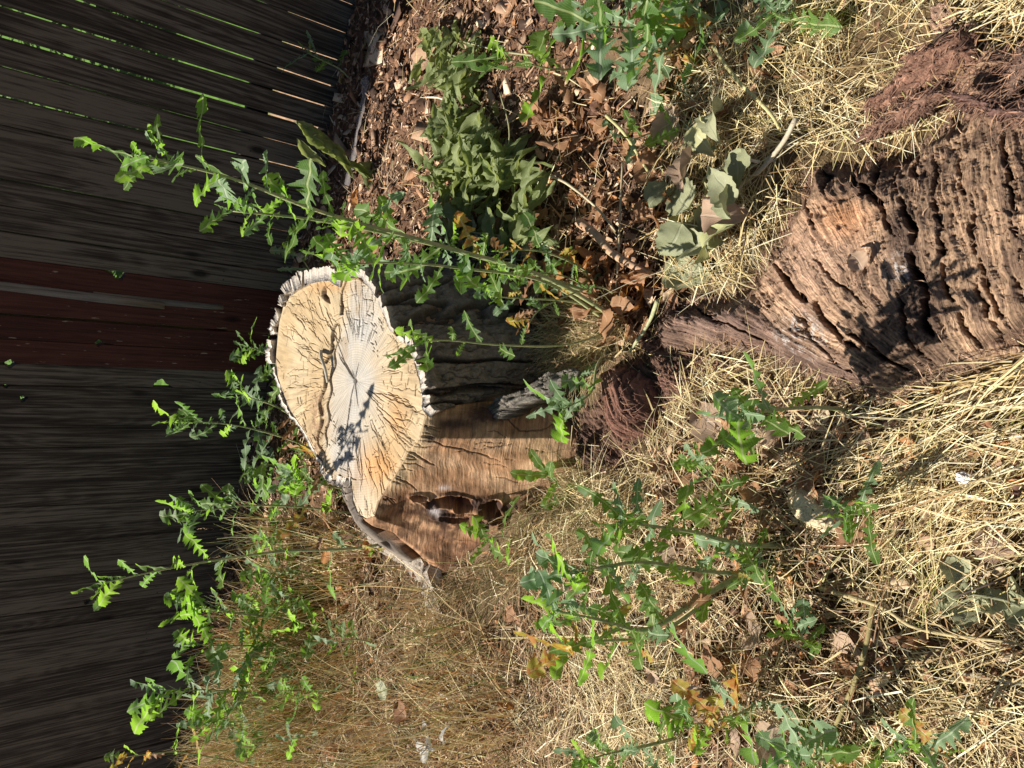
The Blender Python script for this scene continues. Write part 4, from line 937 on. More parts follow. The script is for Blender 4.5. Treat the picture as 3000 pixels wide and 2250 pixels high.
standing('brown_grass', [(600, 1130), (700, 1060), (900, 1230), (1050, 1330), (1150, 1450), (1150, 1900), (400, 1900), (480, 1500)], 15000, .14, .42, [(.44, .24, .09), (.60, .42, .18), (.30, .30, .08), (.16, .27, .05), (.80, .66, .36), (.54, .24, .09), (.20, .11, .05)], [4, 5, 2, 2, 7, 1.4, 1.2],
         'dense reddish brown and green standing grass between stump and left fence weeds', 'grass', lean=(-.02, .12), spread=.28, heads=.05, width=(.0022, .0048))
standing('wispy_grass', [(1100, 1000), (1320, 980), (1430, 1040), (1350, 1180), (1150, 1250), (950, 1300), (940, 1240), (1100, 1180)], 2600, .15, .38, [(.30, .20, .09), (.24, .25, .08), (.45, .34, .17)], [3, 2, 2],
         'thin brown and green wisps of grass leaning over the slanting cut', 'grass', lean=(-.45, .25), spread=.25, width=(.0009, .0018), bend=.45)
standing('hay_grass', [(1850, 880), (2000, 830), (2230, 750), (2500, 700), (2500, 1250), (2000, 1250), (1830, 1080)], 900, .06, .24, [(.70, .56, .25), (.44, .44, .13), (.82, .70, .40), (.26, .29, .08), (.48, .33, .14)], [4, 1.2, 5, .7, 2.2],
         'long yellow hay combed sideways beside the sawn end of the log', 'dry grass', lean=(-1.15, .48), spread=.45, width=(.0010, .0026), bend=.35)
standing('tuft_grass', [(1180, 720), (1260, 650), (1330, 640), (1370, 700), (1320, 790), (1230, 800)], 1500, .10, .26, [(.58, .47, .24), (.45, .35, .18), (.38, .38, .14)], [4, 2, 1],
         'tuft of fine dry yellow grass arching over the shaded foot of the bark', 'grass', lean=(-.35, .3), spread=.4, width=(.0009, .0018), bend=.5, heads=.10, clump=1)
standing('top_grass', [(1520, 330), (1560, 60), (1900, -150), (2400, -150), (2000, 120), (1900, 260), (1780, 310)], 2600, .06, .16, STRAWC, [5, 4, 3, 1, 1, 2],
         'short pale dry grass standing in the straw above the log', 'dry grass', lean=(0, 0), spread=.8, width=(.0014, .0028), bend=.3)
standing('litter_grass', [(1200, 1000), (1800, 900), (1870, 1100), (2212, 1250), (2212, 1800), (1100, 1800), (1150, 1400)], 5200, .06, .20, STRAWC, [5, 4, 4, 3, 1, 1], 'short dry yellow grass standing through the matted straw at lower left of the log', 'dry grass', lean=(-.1, .1), spread=.7, width=(.0012, .0026), bend=.35)

# ------------------------------------------------------------------ torn fibres on the rotten wood
def fuzz(o, n, ang_px, L0, L1, cols, edge=False, seed=1):
    me = o.data; nt_ = me['ntop']; co = np.empty(len(me.vertices)*3, np.float32); me.vertices.foreach_get('co', co); co = co.reshape(-1, 3)[:nt_]
    idx = rng.integers(0, nt_, n); P = co[idx].astype(float)
    if edge is not False:
        pl = [tuple(q[:2]) for q in edge]; dd = dseg(P[:, 0], P[:, 1], pl, True); keep = (dd < .035) | (rng.random(n) < .12); P = P[keep]
    n = len(P); a, b = GD(1800, 600), GD(1800+100*math.cos(ang_px), 600+100*math.sin(ang_px)); az = math.atan2(b[1]-a[1], b[0]-a[0])+rng.normal(0, .5, n)+np.pi*(rng.random(n) < .5)
    f = blades('torn_fibres', P-np.array([0, 0, .003]), az, np.abs(rng.normal(.15, .3, n)), rng.uniform(L0, L1, n), rng.uniform(.0012, .0030, n), .35, pal(n, cols, [1]*len(cols), .25), 2, 'stuff', None, None, mat=M_CHIP, parent=o, curl=.5)
DK = [(.16, .085, .06), (.26, .145, .10), (.09, .05, .038), (.34, .20, .13)]
for o in list(COL.objects):
    nm = o.name.split('.')[0]
    if nm in ('torn_bark', 'root_knot', 'shredded_root', 'root_debris', 'decayed_root'): fuzz(o, 420 if nm != 'decayed_root' else 200, math.radians(-33 if nm == 'torn_bark' else 60), .012, .045, DK)
    if nm == 'rotten_log': fuzz(o, 9000, math.radians(60), .008, .030, [(.40, .26, .17), (.26, .15, .10), (.15, .09, .065)], edge=[GD(a, b, .07) for a, b in LOG])

# ------------------------------------------------------------------ mulch: small chips, shreds
def mulch():
    x, y = sample(120000, -3.2, 3.0, .6, 5.2); k = ground_kind(x, y)
    p = np.full(len(x), .25); p[k['mulch']] = 1; p[k['straw']] = .12; p[k['brown']] = .8; p[k['litter']] = .8
    keep = (rng.random(len(x)) < p) & off_log(x, y); x, y = x[keep], y[keep]; n = len(x)
    z = ground_z(x, y)+rng.random(n)*.022
    col = pal(n, [(.15, .08, .05), (.30, .17, .105), (.48, .32, .21), (.66, .50, .36), (.055, .032, .024), (.40, .21, .11)], [4, 4, 3.2, 1.8, 4, 2.4], .25)
    nc = 2600; cx, cy = sample(nc*3, -3.0, 3.0, 1.2, 5.0); kk = ground_kind(cx, cy)['mulch']; cx, cy = cx[kk][:nc], cy[kk][:nc]; nc = len(cx)
    Vc = []; az = rng.uniform(0, 6.28, nc); Lc = (rng.gamma(2.2, .010, nc)+.010)*np.where(rng.random(nc) < .09, 2.4, 1); Wc = Lc*rng.uniform(.25, .7, nc); Hc = rng.uniform(.003, .010, nc); tl = rng.normal(0, .35, nc); zc = ground_z(cx, cy)+rng.random(nc)*.012
    corners = np.array([[-1, -1, -1], [1, -.8, -1], [.9, 1, -1], [-1, .7, -1], [-.8, -1, 1], [1, -1, 1], [.8, .8, 1], [-.9, 1, 1]], float)*.5
    B = corners[None]+rng.normal(0, .10, (nc, 8, 3)); B = B*np.stack([Lc, Wc, Hc], -1)[:, None, :]
    ct, st = np.cos(tl)[:, None], np.sin(tl)[:, None]; bx, bz = B[..., 0]*ct-B[..., 2]*st, B[..., 0]*st+B[..., 2]*ct
    ca, sa = np.cos(az)[:, None], np.sin(az)[:, None]; P3 = np.stack([cx[:, None]+bx*ca-B[..., 1]*sa, cy[:, None]+bx*sa+B[..., 1]*ca, zc[:, None]+bz+.004], -1)
    fq = np.array([[0, 3, 2, 1], [4, 5, 6, 7], [0, 1, 5, 4], [1, 2, 6, 5], [2, 3, 7, 6], [3, 0, 4, 7]])
    Q = (np.arange(nc)[:, None, None]*8+fq[None]).reshape(-1, 4); cc = pal(nc, [(.20, .11, .07), (.40, .26, .17), (.58, .43, .30), (.10, .06, .045), (.34, .19, .11)], [3, 3, 2, 3, 3], .2)
    o = link('bark_chips', np_mesh('bark_chips', P3.reshape(-1, 3), Q, col=np.repeat(cc, 8, 0), smooth=False), M_CHIP); tag(o, 'chunky broken bark and rotten wood chips scattered over the mulch', 'bark chips', None, 'stuff')
    blades('mulch_shreds', np.stack([x, y, z], -1), rng.uniform(0, 2*np.pi, n), rng.normal(.05, .3, n), rng.gamma(2, .008, n)+.007, rng.uniform(.0022, .0095, n), .1, col, 1, 'stuff', 'reddish brown shredded bark mulch covering the soil by the fence', 'mulch', mat=M_CHIP)
mulch()

# ------------------------------------------------------------------ leaves
def lettuce_mesh(seed, lobes=4, width=.30, droop=.5, twist=.3, depth=.7):
    R = random.Random(seed); n = 64; V = []; UV = []; F = []
    ph = R.uniform(0, 1); amp = [R.uniform(.75, 1.2) for _ in range(40)]
    for i in range(n+1):
        t = i/n
        env = width*(math.sin(math.pi*min(1, t*.90+.05))**.6)*(.50+.55*t)
        if t > .93: env *= max(.03, ((1-t)/.07))**.7
        for sgn in (-1, 0, 1):
            if sgn == 0: w = 0; sh = 0
            else:
                lt = t*lobes+ph+(.18 if sgn > 0 else 0); l = lt % 1.0; kk = int(lt)+(20 if sgn > 0 else 0)
                if t < .80:
                    prof = (l/.30)**.8 if l < .30 else max(0, 1-((l-.30)/.52))**1.0 if l < .82 else 0
                    lob = (1-depth)+depth*prof*amp[kk % 40]
                else: lob = 1-.22*depth*(1-math.cos((t-.80)*40))*.5
                tooth = 1+.13*((i*2+(1 if sgn > 0 else 0)) % 3-1)*(.5+depth*.5)
                w = sgn*max(.020, env*lob*tooth); sh = -.42*abs(w)*(1 if t < .82 else max(0, (1-t)/.18))
            fold = .30*abs(w)+.05*math.sin(t*14+seed+sgn*2)*abs(w)*3
            x = t+sh; z = fold-droop*t*t*.5+.02*math.sin(t*17+seed)+.05*abs(w)*math.sin(t*45+sgn)
            a = twist*t; yy = w*math.cos(a)-(fold)*math.sin(a)+.06*math.sin(t*3+seed); zz = z+w*math.sin(a)
            V.append((x, yy, zz)); UV.append((w/width if width else 0, t))
    for i in range(n):
        a = i*3; F.append((a, a+1, a+4, a+3)); F.append((a+1, a+2, a+5, a+4))
    return np_mesh('leaf', V, F, uv=UV)
def oval_mesh(seed, width=.28, curl=.5, roll=.6, point=1.0, wob=.04, n=14, heart=False):
    R = random.Random(seed); V = []; UV = []; F = []; m = 5
    for i in range(n+1):
        t = i/n
        if heart: env = width*(math.sin(math.pi*(t**.62))**.85 if 0 < t < 1 else 0.02)
        else: env = width*(math.sin(math.pi*t**.8)**(.9*point) if 0 < t < 1 else 0.01)
        env = max(env, .008)*(1+.09*math.sin(i*2.3+seed))
        for j in range(m):
            s = (j/(m-1)-.5)*2; w = s*env
            ang = roll*s*1.1; yy = math.sin(ang)/max(roll*1.1, 1e-3)*env if roll > .01 else w; zz = (1-math.cos(ang))/max(roll*1.1, 1e-3)*env
            z = zz-curl*(t-.3)**2+wob*math.sin(t*9+s*3+seed)+wob*.5*math.sin(t*17-s*5+seed*2)
            V.append((t, yy+.03*math.sin(t*6+seed), z)); UV.append((s, t))
    for i in range(n):
        for j in range(m-1): a = i*m+j; F.append((a, a+1, a+m+1, a+m))
    return np_mesh('leaf', V, F, uv=UV)
def with_mat(meshes, mat):
    out = []
    for m in meshes:
        c = m.copy(); c.materials.append(mat); out.append(c)
    return out
LM = [lettuce_mesh(i*3+1, lobes=4+(i % 3), width=(.24, .31, .20, .35, .27)[i % 5], droop=(.1, .5, .9, .3, -.2)[i % 5], twist=(-.9, .3, .8, -.2, 1.5, 0, -1.4)[i % 7], depth=.70+.04*(i % 5)) for i in range(18)]
LMW = [lettuce_mesh(i*5+2, lobes=5, width=.17+.02*i, droop=.3, twist=.3*(i-1), depth=.2) for i in range(4)]
LET = {'g': with_mat(LM, M_LET), 'b': with_mat(LM, M_LETG), 'y': with_mat(LM[:5], M_LETY), 'w': with_mat(LMW, M_LET), 'o': with_mat(LM[:4], M_BROWN)}
OV = [oval_mesh(i*7+3, width=.17+.03*(i % 3), curl=.3+.5*(i % 4)/3, roll=.5+.35*(i % 5), wob=.05) for i in range(9)]
HV = [oval_mesh(i*11+5, width=.40+.04*(i % 3), curl=.3+.4*(i % 3), roll=.3+.3*(i % 4), wob=.045, heart=True, n=16) for i in range(8)]
OLV = with_mat(OV, M_OLIVE); BRN = with_mat(OV, M_BROWN)+with_mat(HV[:4], M_BROWN); ORG = with_mat(OV[:4], M_ORANGE)+with_mat(HV[4:6], M_ORANGE)
M_YG = leaf_mat('yellowing_round_leaf', ((.42, .44, .20), (.55, .52, .30)), ((.4, .45, .12), (.45, .45, .2)), .5, (.6, .58, .4), tf=.25, rough=.6); YGL = with_mat(HV, M_YG)
GRY = with_mat(HV, M_GREYL); PAL = with_mat(HV, M_PALE)
def orient(d, up, s, loc, flip=1):
    d = Vector(d).normalized(); up = Vector(up); y = up.cross(d)
    if y.length < 1e-4: y = Vector((0, 1, 0)).cross(d)
    y.normalize(); z = d.cross(y)
    M = Matrix((d, y, z)).transposed().to_4x4()
    return Matrix.Translation(loc) @ M @ Matrix.Diagonal((s, s, s, 1))
def put(me, name, M, parent=None, label=None, cat=None, group=None):
    o = bpy.data.objects.new(name, me); COL.objects.link(o)
    if parent is not None:
        o.parent = parent; o.matrix_local = Matrix.Translation(-Vector(parent.location)) @ M
    else:
        o.matrix_world = M; tag(o, label, cat, group)
    return o
WG = 'wild lettuce weeds'
def weed(path, n, s0, s1, seed, label, tones='ggb', r0=.005, r1=.0015, t0=.12, spread=.9, droop_low=True, tufts=4, group=WG, name='wild_lettuce', cat='weed', extra=()):
    R = random.Random(seed); P = smooth_path(path, 26)
    P[0][2] = gz(P[0])-.01
    root = empty(name, tuple(P[0])); tag(root, label, cat, group)
    vv, q, t = tube(P-P[0], r0, r1, 6); me = np_mesh('stem', vv, q, t); me.materials.append(M_STEM)
    o = bpy.data.objects.new('stem', me); COL.objects.link(o); o.parent = root
    L = len(P)-1; az = R.uniform(0, 6.28)
    for i in range(n+tufts):
        tt = t0+(1-t0)*(i/(max(1, n-1))) if i < n else R.uniform(.9, 1.0)
        f = tt*L; k = min(L-1, int(f)); p = P[k]+(P[k+1]-P[k])*(f-k); tg = Vector(P[min(L, k+1)]-P[max(0, k-1)]).normalized()
        az += 2.4+R.uniform(-.4, .4)
        a1 = tg.orthogonal().normalized(); a2 = tg.cross(a1)
        out = a1*math.cos(az)+a2*math.sin(az)
        up_amt = .25+.75*tt*tt if i < n else 1.3
        d = (out*spread+tg*up_amt).normalized()
        s = s0+(s1-s0)*tt; s *= R.choice((.5, .75, .9, 1.05, 1.2))*R.uniform(.9, 1.1)
        if i >= n: s = s1*R.uniform(.7, 1.05)
        roll = Vector((R.gauss(0, .6), R.gauss(0, .6), 1.0))
        key = R.choice(tones)
        if tt < .35 and R.random() < .4 and 'y' not in tones: key = R.choice('yog')
        me = R.choice(LET[key])
        put(me, 'leaf', orient(d, roll, s, Vector(p)), root)
    for (px, py, Y, ax, ay, s, key) in extra:
        b = Vector(VY(px*K, py*K, Y)); e = Vector(VY(ax*K, ay*K, Y))
        put(random.Random(seed+px).choice(LET[key]), 'leaf', orient(e-b, (R.gauss(0, .4), R.gauss(0, .4), 1), (e-b).length, b), root)
    return root
def pth(rootD, pts):
    g = GD(*rootD); Y = g[1]; out = [g]
    for p in pts:
        dy = p[2] if len(p) > 2 else 0.0
        out.append(VY(p[0]*K, p[1]*K, Y+dy))
    return np.array(out)
R0 = (1335, 690)
weed(pth((1290, 600), [(1220, 560), (1150, 540), (1080, 545)]), 16, .10, .08, 8, 'withering lettuce shoot with orange brown leaves beside the olive leaf heap', 'goby', r0=.004, t0=.1, tufts=3)
weed(pth((1300, 660), [(1250, 610), (1180, 590), (1120, 600)]), 14, .09, .07, 9, 'low ragged lettuce shoot over the crisp brown leaves right of the bark', 'gbo', r0=.0035, t0=.2, tufts=3)
weed(pth(R0, [(1180, 600), (950, 530), (700, 460), (500, 385), (285, 332)]), 28, .135, .085, 1, 'tallest lettuce weed arching past the right side of the stump with tip against the fence', 'ggbg', r0=.007, r1=.002, t0=.3, tufts=5)
weed(pth((1300, 640), [(1100, 575), (900, 520), (700, 478), (500, 455)]), 26, .125, .085, 2, 'second tall lettuce weed just left of the tallest one ending low on the fence', 'gbgb', r0=.006, r1=.002, t0=.3, tufts=4)
weed(pth((1320, 700), [(1180, 610), (1000, 580), (860, 568), (730, 572)]), 22, .11, .09, 3, 'lettuce weed stem with ragged leaves crossing the right rim of the stump', 'gbg', r0=.005, t0=.35, tufts=3)
weed(pth((1340, 710), [(1220, 745), (1080, 745), (960, 735), (890, 745)]), 8, .07, .08, 4, 'thin lettuce sprig hanging three bright leaves over the near rim of the sawn top', 'gg', r0=.003, r1=.0012, t0=.5, tufts=3)
weed(pth((1310, 670), [(1220, 650), (1130, 645), (1060, 640)]), 11, .08, .07, 5, 'short lettuce sprig with small leaves in front of the shaded bark', 'gby', r0=.003, t0=.35, tufts=2)
weed(pth((1320, 740), [(1290, 790, -.02), (1275, 850, -.05), (1215, 885, -.06)]), 9, .12, .12, 6, 'lettuce shoot curling down beside the dark root knot', 'gbb', r0=.005, t0=.3, tufts=4)
weed(pth((1345, 650), [(1290, 620), (1180, 660), (1140, 700)]), 7, .07, .06, 7, 'small drooping lettuce shoot with brown tipped leaves by the dry grass tuft', 'gyo', r0=.0028, t0=.4, tufts=2)
weed(pth((700, 985), [(640, 955), (560, 930), (480, 915), (400, 912)]), 21, 0.172, 0.127, 11, 'bright lettuce weed behind the middle of the stump leaning on the dark fence', 'ggb', t0=.1, tufts=4)
weed(pth((680, 930), [(600, 880), (550, 862), (515, 850)]), 15, 0.172, 0.138, 12, 'pale backed lettuce weed behind the stump just right of the bright one', 'bbg', t0=.1, tufts=2)
weed(pth((665, 800), [(590, 770), (540, 750)]), 15, 0.149, 0.115, 13, 'low lettuce weed peeping over the far rim of the stump below the red boards', 'gbg', t0=.1, tufts=3)
weed(pth((770, 1110), [(650, 1095), (540, 1092), (480, 1098), (412, 1105)]), 21, 0.161, 0.115, 14, 'lettuce weed at the far left corner of the stump pointing up the fence', 'ggb', t0=.15, tufts=4)
weed(pth((885, 1165), [(760, 1185), (620, 1190), (500, 1205), (380, 1225), (228, 1258)]), 20, .13, .10, 15, 'tall slender lettuce weed left of the stump with glowing yellow green leaves', 'gggb', r0=.006, r1=.002, t0=.12, tufts=4)
weed(pth((660, 1340), [(560, 1330), (480, 1320), (420, 1310)]), 20, .20, .15, 16, 'broad leafy lettuce bush in half shade at the fence foot', 'g', r0=.007, t0=.05, tufts=5)
weed(pth((640, 1400), [(560, 1395), (480, 1395), (410, 1390)]), 12, .17, .13, 17, 'leafy lettuce weed on the left flank of the broad bush', 'ggb', t0=.05, tufts=4)
weed(pth((620, 1500), [(520, 1495), (440, 1490), (345, 1500)]), 20, 0.196, 0.161, 18, 'shaded lettuce weed near the left end of the fence with one lit tip', 'gb', t0=.08, tufts=4)
weed(pth((600, 1570), [(520, 1560), (450, 1560)]), 17, 0.184, 0.138, 19, 'dark lettuce weed in shade left of the lit tipped one', 'gb', t0=.08, tufts=3)
weed(pth((600, 1660), [(480, 1640), (380, 1625), (270, 1635)]), 12, .13, .11, 20, 'brown and green withered weed at the lowest left end of the fence', 'goy', t0=.05, tufts=3)
weed(pth((760, 1330), [(700, 1345), (650, 1350)]), 6, .13, .12, 21, 'two or three bright lettuce leaves rising out of the brown grass', 'gg', r0=.003, t0=.3, tufts=3)
weed(pth((760, 1060), [(690, 1045), (640, 1035)]), 15, 0.138, 0.115, 22, 'small lettuce weed between stump corner and fence', 'gbg', t0=.1, tufts=3)
weed(pth((760, 175), [(735, 150), (705, 135), (665, 115)]), 6, .12, .11, 23, 'lone small lettuce weed at the fence foot on the far right', 'bg', r0=.004, t0=.2, tufts=2)
weed(pth((700, 640), [(660, 570), (635, 545)]), 7, .14, .12, 24, 'dark lettuce seedling in shade between fence and stump rim', 'gb', r0=.004, t0=.1, tufts=2)
weed(pth((1460, 40), [(1420, 50), (1370, 60), (1290, 55)]), 15, .20, .16, 31, 'large lettuce weed with broad blue green leaves beside the mulch at top', 'bbg', r0=.006, t0=.0, spread=1.3, tufts=4)
weed(pth((1480, 90), [(1440, 110), (1390, 110)]), 11, .18, .15, 32, 'sprawling lettuce weed just below the large blue green one', 'bgb', r0=.005, t0=.0, spread=1.4, tufts=3)
weed(pth((1240, 150), [(1200, 150), (1150, 140), (1075, 125)]), 7, .15, .14, 33, 'glossy green lettuce weed above the wilted leaf heap', 'gg', r0=.004, t0=.3, tufts=3)
weed(pth((1560, 60), [(1520, 30), (1480, 0)]), 8, .14, .12, 34, 'thin lettuce weed between the large blue green one and the straw', 'bg', t0=.0, tufts=2)
weed(pth((1730, 10), [(1700, 30), (1670, 30)]), 10, .12, .10, 35, 'compact lettuce weed in the straw near the top edge', 'bg', t0=.0, spread=1.2, tufts=3)
weed(pth((1440, 330), [(1410, 290), (1370, 300), (1330, 290)]), 8, .07, .06, 36, 'small grey green weed sprig over the dark brown leaves', 'bbg', r0=.0025, t0=.2, tufts=2)
weed(pth((1500, 310), [(1485, 290), (1460, 280)]), 5, .08, .08, 37, 'tiny two leaved weed at the edge of straw and brown leaves', 'gb', r0=.0025, t0=.2, tufts=1)
weed(pth((1840, 888), [(1760, 880), (1660, 888), (1600, 905)]), 11, 0.101, 0.101, 41, 'lettuce weed with thick pale stem growing from the log corner', 'bgg', r0=.005, t0=.5, tufts=4)
weed(pth((1240, 1075), [(1215, 1055), (1185, 1025)]), 7, .13, .11, 42, 'fresh narrow leaved weed at the foot of the slanting cut', 'w', r0=.004, t0=.1, tufts=2)
weed(pth((1130, 1165), [(1085, 1160), (1050, 1165)]), 5, .11, .11, 43, 'little bright weed in front of the knot hollows', 'gg', r0=.003, t0=.3, tufts=2)
weed(pth((1690, 1180), [(1600, 1175), (1500, 1150), (1400, 1135), (1340, 1130)]), 18, 0.101, 0.094, 44, 'long lying lettuce weed with blue green leaves left of the pale stone', 'gggb', r0=.006, t0=.15, tufts=3)
weed(pth((1640, 1240), [(1530, 1235), (1400, 1215), (1300, 1225), (1235, 1240)]), 17, 0.117, 0.101, 45, 'lettuce weed spreading wide bright leaves above the small decayed root', 'ggb', r0=.006, t0=.15, tufts=4)
weed(pth((1600, 1090), [(1560, 1060), (1530, 1020), (1510, 1000)]), 12, 0.094, 0.078, 46, 'upright lettuce weed between root debris and log corner', 'ggb', r0=.004, t0=.1, tufts=3)
weed(pth((1620, 1230), [(1500, 1300), (1400, 1360), (1300, 1340), (1200, 1320)]), 18, 0.109, 0.094, 47, 'lettuce weed with a long curved stem over the pale straw', 'ggb', r0=.007, r1=.002, t0=.3, tufts=4)
weed(pth((1540, 1290), [(1420, 1370), (1300, 1385), (1220, 1400)]), 12, 0.117, 0.101, 48, 'lowest lettuce weed of the trio on the pale straw', 'ggy', r0=.005, t0=.35, tufts=3)
weed(pth((1660, 1240), [(1640, 1225), (1605, 1215)]), 11, 0.078, 0.070, 49, 'small crinkled green weed among brown leaf litter', 'gb', r0=.003, t0=.1, tufts=2)
weed(pth((1900, 1120), [(1870, 1110), (1830, 1110)]), 10, 0.086, 0.078, 50, 'short lettuce weed beside the pale stone', 'gb', r0=.004, t0=.1, tufts=3)
weed(pth((1770, 1400), [(1735, 1380), (1710, 1350)]), 11, 0.062, 0.062, 51, 'crinkled lettuce seedling in the brown litter far below the stone', 'gb', r0=.003, t0=.0, tufts=2)
weed(pth((1640, 1520), [(1600, 1540), (1540, 1560), (1490, 1565)]), 13, 0.101, 0.094, 52, 'lettuce weed with one yellow leaf near the bottom edge', 'gby', r0=.004, t0=.1, tufts=3)
weed(pth((1480, 1590), [(1400, 1610), (1330, 1625), (1270, 1640)]), 14, 0.094, 0.078, 53, 'dark green lettuce weed lying along the bottom edge', 'bgg', r0=.005, t0=.1, tufts=4)
weed(pth((1820, 1640), [(1760, 1640), (1700, 1630)]), 14, 0.109, 0.094, 54, 'large leaved lettuce weed at the bottom edge under the litter', 'bbg', r0=.004, t0=.0, spread=1.2, tufts=3)
weed(pth((1900, 1560), [(1900, 1600), (1890, 1640)]), 10, 0.101, 0.094, 55, 'lettuce weed with yellow leaf right of the large leaved one', 'gyb', r0=.004, t0=.0, tufts=2)
weed(pth((2060, 1640), [(2010, 1620), (1960, 1600)]), 10, 0.078, 0.070, 56, 'sparse weed at the bottom edge near the curled grey leaves', 'gb', r0=.003, t0=.1, tufts=1)

# low weeds in the brown grass
for i, (xd, yd) in enumerate(((690, 1430), (770, 1500), (640, 1620), (720, 1600), (820, 1390))):
    weed(pth((xd, yd), [(xd-50, yd-8), (xd-90, yd-4)]), 6, .10, .09, 80+i, ('green weed in brown grass below the broad bush', 'green weed deep in the brown grass midway to the bottom edge', 'green weed at the left bottom edge in tall grass', 'bright weed among seed heads near the bottom left', 'green leaf sprig near the bark flare in grass')[i], 'gb', r0=.003, t0=.1, tufts=2)

FW = ((640, 1240, 'leafy seedling in fence shade below the tall slender weed'), (610, 1290, 'dark rosette at the right edge of the broad leafy bush'), (650, 1390, 'rosette between the broad bush and the brown grass'), (600, 1440, 'shaded rosette between leafy weed and lit tipped weed'), (640, 1160, 'low green rosette behind the left end of the sawn top'), (620, 1010, 'low weed behind the stump rim by the bark debris'), (690, 1010, 'narrow leaved seedling close behind the stump rim'), (560, 1530, 'black green rosette in deep fence shade'), (700, 1290, 'rosette of lit leaves before the broad bush'), (690, 1480, 'green rosette among seed heads at the left'))
for i, (xd, yd, lb) in enumerate(FW):
    weed(pth((xd, yd), [(xd-40, yd-6), (xd-60, yd+4)]), 9, .17, .14, 100+i, lb, 'ggb', r0=.004, t0=.0, spread=1.1, tufts=3)

# ------------------------------------------------------------------ clover in the shade
def clover():
    g = GD(1140, 800); root = empty('clover_plant', tuple(g)); tag(root, 'low dark green round leaved seedling in deep shade at the bark foot', 'plant'); R = random.Random(9)
    rm = with_mat([oval_mesh(91, width=.5, curl=.1, roll=.2, heart=False, n=8)], M_LET)[0]
    for i in range(12):
        a = R.uniform(0, 6.28); r = R.uniform(.01, .06); p = Vector(g)+Vector((math.cos(a)*r, math.sin(a)*r, R.uniform(.02, .05)))
        put(rm, 'leaf', orient((math.cos(a), math.sin(a), .2), (0, 0, 1), .045, p), root)
clover()

# ------------------------------------------------------------------ wilted leaf heaps, leaf litter
def ipt(poly, R):
    W = [GD(a, b) for a, b in poly]; xs = [p[0] for p in W]; ys = [p[1] for p in W]; pl = [tuple(p[:2]) for p in W]
    while True:
        x = R.uniform(min(xs), max(xs)); y = R.uniform(min(ys), max(ys))
        if inpoly(np.array([x]), np.array([y]), pl)[0]: return x, y
def stick(path, r0, r1, name, label, cat='stick', col=(.42, .30, .2), parent=None, jit=.15, n=8, m=18):
    P = smooth_path(path, m); vv, q, t = tube(P-P[0], r0, r1, n, jit, len(COL.objects))
    c = np.ones((len(vv), 3))*np.array(col); c *= (.75+.5*fbm(vv[:, 0]*90, vv[:, 1]*90, 2, 5))[:, None]
    me = np_mesh(name, vv, q, t, col=c); me.materials.append(M_STICK)
    o = bpy.data.objects.new(name, me); COL.objects.link(o)
    if parent is not None: o.parent = parent; o.location = Vector(P[0])-Vector(parent.location)
    else: o.location = P[0]; tag(o, label, cat)
    return o
def heap(name, label, polys, n, meshes, s, zmax, stems, seed, center, flow=None, cat='branch'):
    R = random.Random(seed); g = GD(*center); root = empty(name, tuple(g)); tag(root, label, cat)
    for st in stems: stick([GD(a, b, z) for a, b, z in st], .0035, .0018, 'twig', None, col=(.34, .33, .18), parent=root)
    for i in range(n):
        x, y = ipt(R.choice(polys), R); z = float(ground_z(x, y))+R.random()**.8*zmax+.01
        a = flow+R.gauss(0, .8) if flow is not None else R.uniform(0, 6.28)
        d = (math.cos(a), math.sin(a), R.gauss(-.05, .4)); up = (R.gauss(0, .7), R.gauss(0, .7), R.choice((1, 1, -1)))
        put(R.choice(meshes), 'leaf', orient(d, up, R.uniform(*s), Vector((x, y, z))), root)
    return root
heap('wilted_branch', 'wilted olive green leafy branch heaped on the mulch at top', [[(960, 60), (1050, 40), (1070, 160), (1040, 190), (960, 150)], [(990, 160), (1060, 160), (1130, 300), (1080, 330), (990, 290)], [(1000, 280), (1130, 280), (1180, 400), (1010, 400)]], 150, OLV, (.07, .125), .11,
     [[(1150, 120, .03), (1080, 110, .06), (1000, 90, .05)], [(1060, 420, .04), (1100, 300, .08), (1080, 200, .07)]], 3, (1040, 200), flow=2.6)
heap('wilted_branch', 'wilted dark olive leafy branch lying right of the stump', [[(960, 380), (1170, 380), (1230, 500), (1190, 560), (1000, 550), (960, 460)], [(1010, 300), (1180, 370), (1150, 430), (980, 420)]], 170, OLV, (.08, .14), .14,
     [[(1070, 560, .04), (1090, 470, .09), (1150, 380, .10)], [(1000, 500, .05), (1150, 520, .08), (1240, 560, .04)]], 4, (1090, 460), flow=-.5)
heap('wilted_branch', 'grey shrivelled leaf cluster between wilted branch and brown leaves', [[(1000, 500), (1180, 520), (1230, 580), (1120, 600), (1010, 560)]], 45, with_mat(OV, M_GREYL), (.04, .08), .06, [[(1020, 560, .04), (1100, 560, .06), (1200, 570, .04)]], 5, (1100, 550))
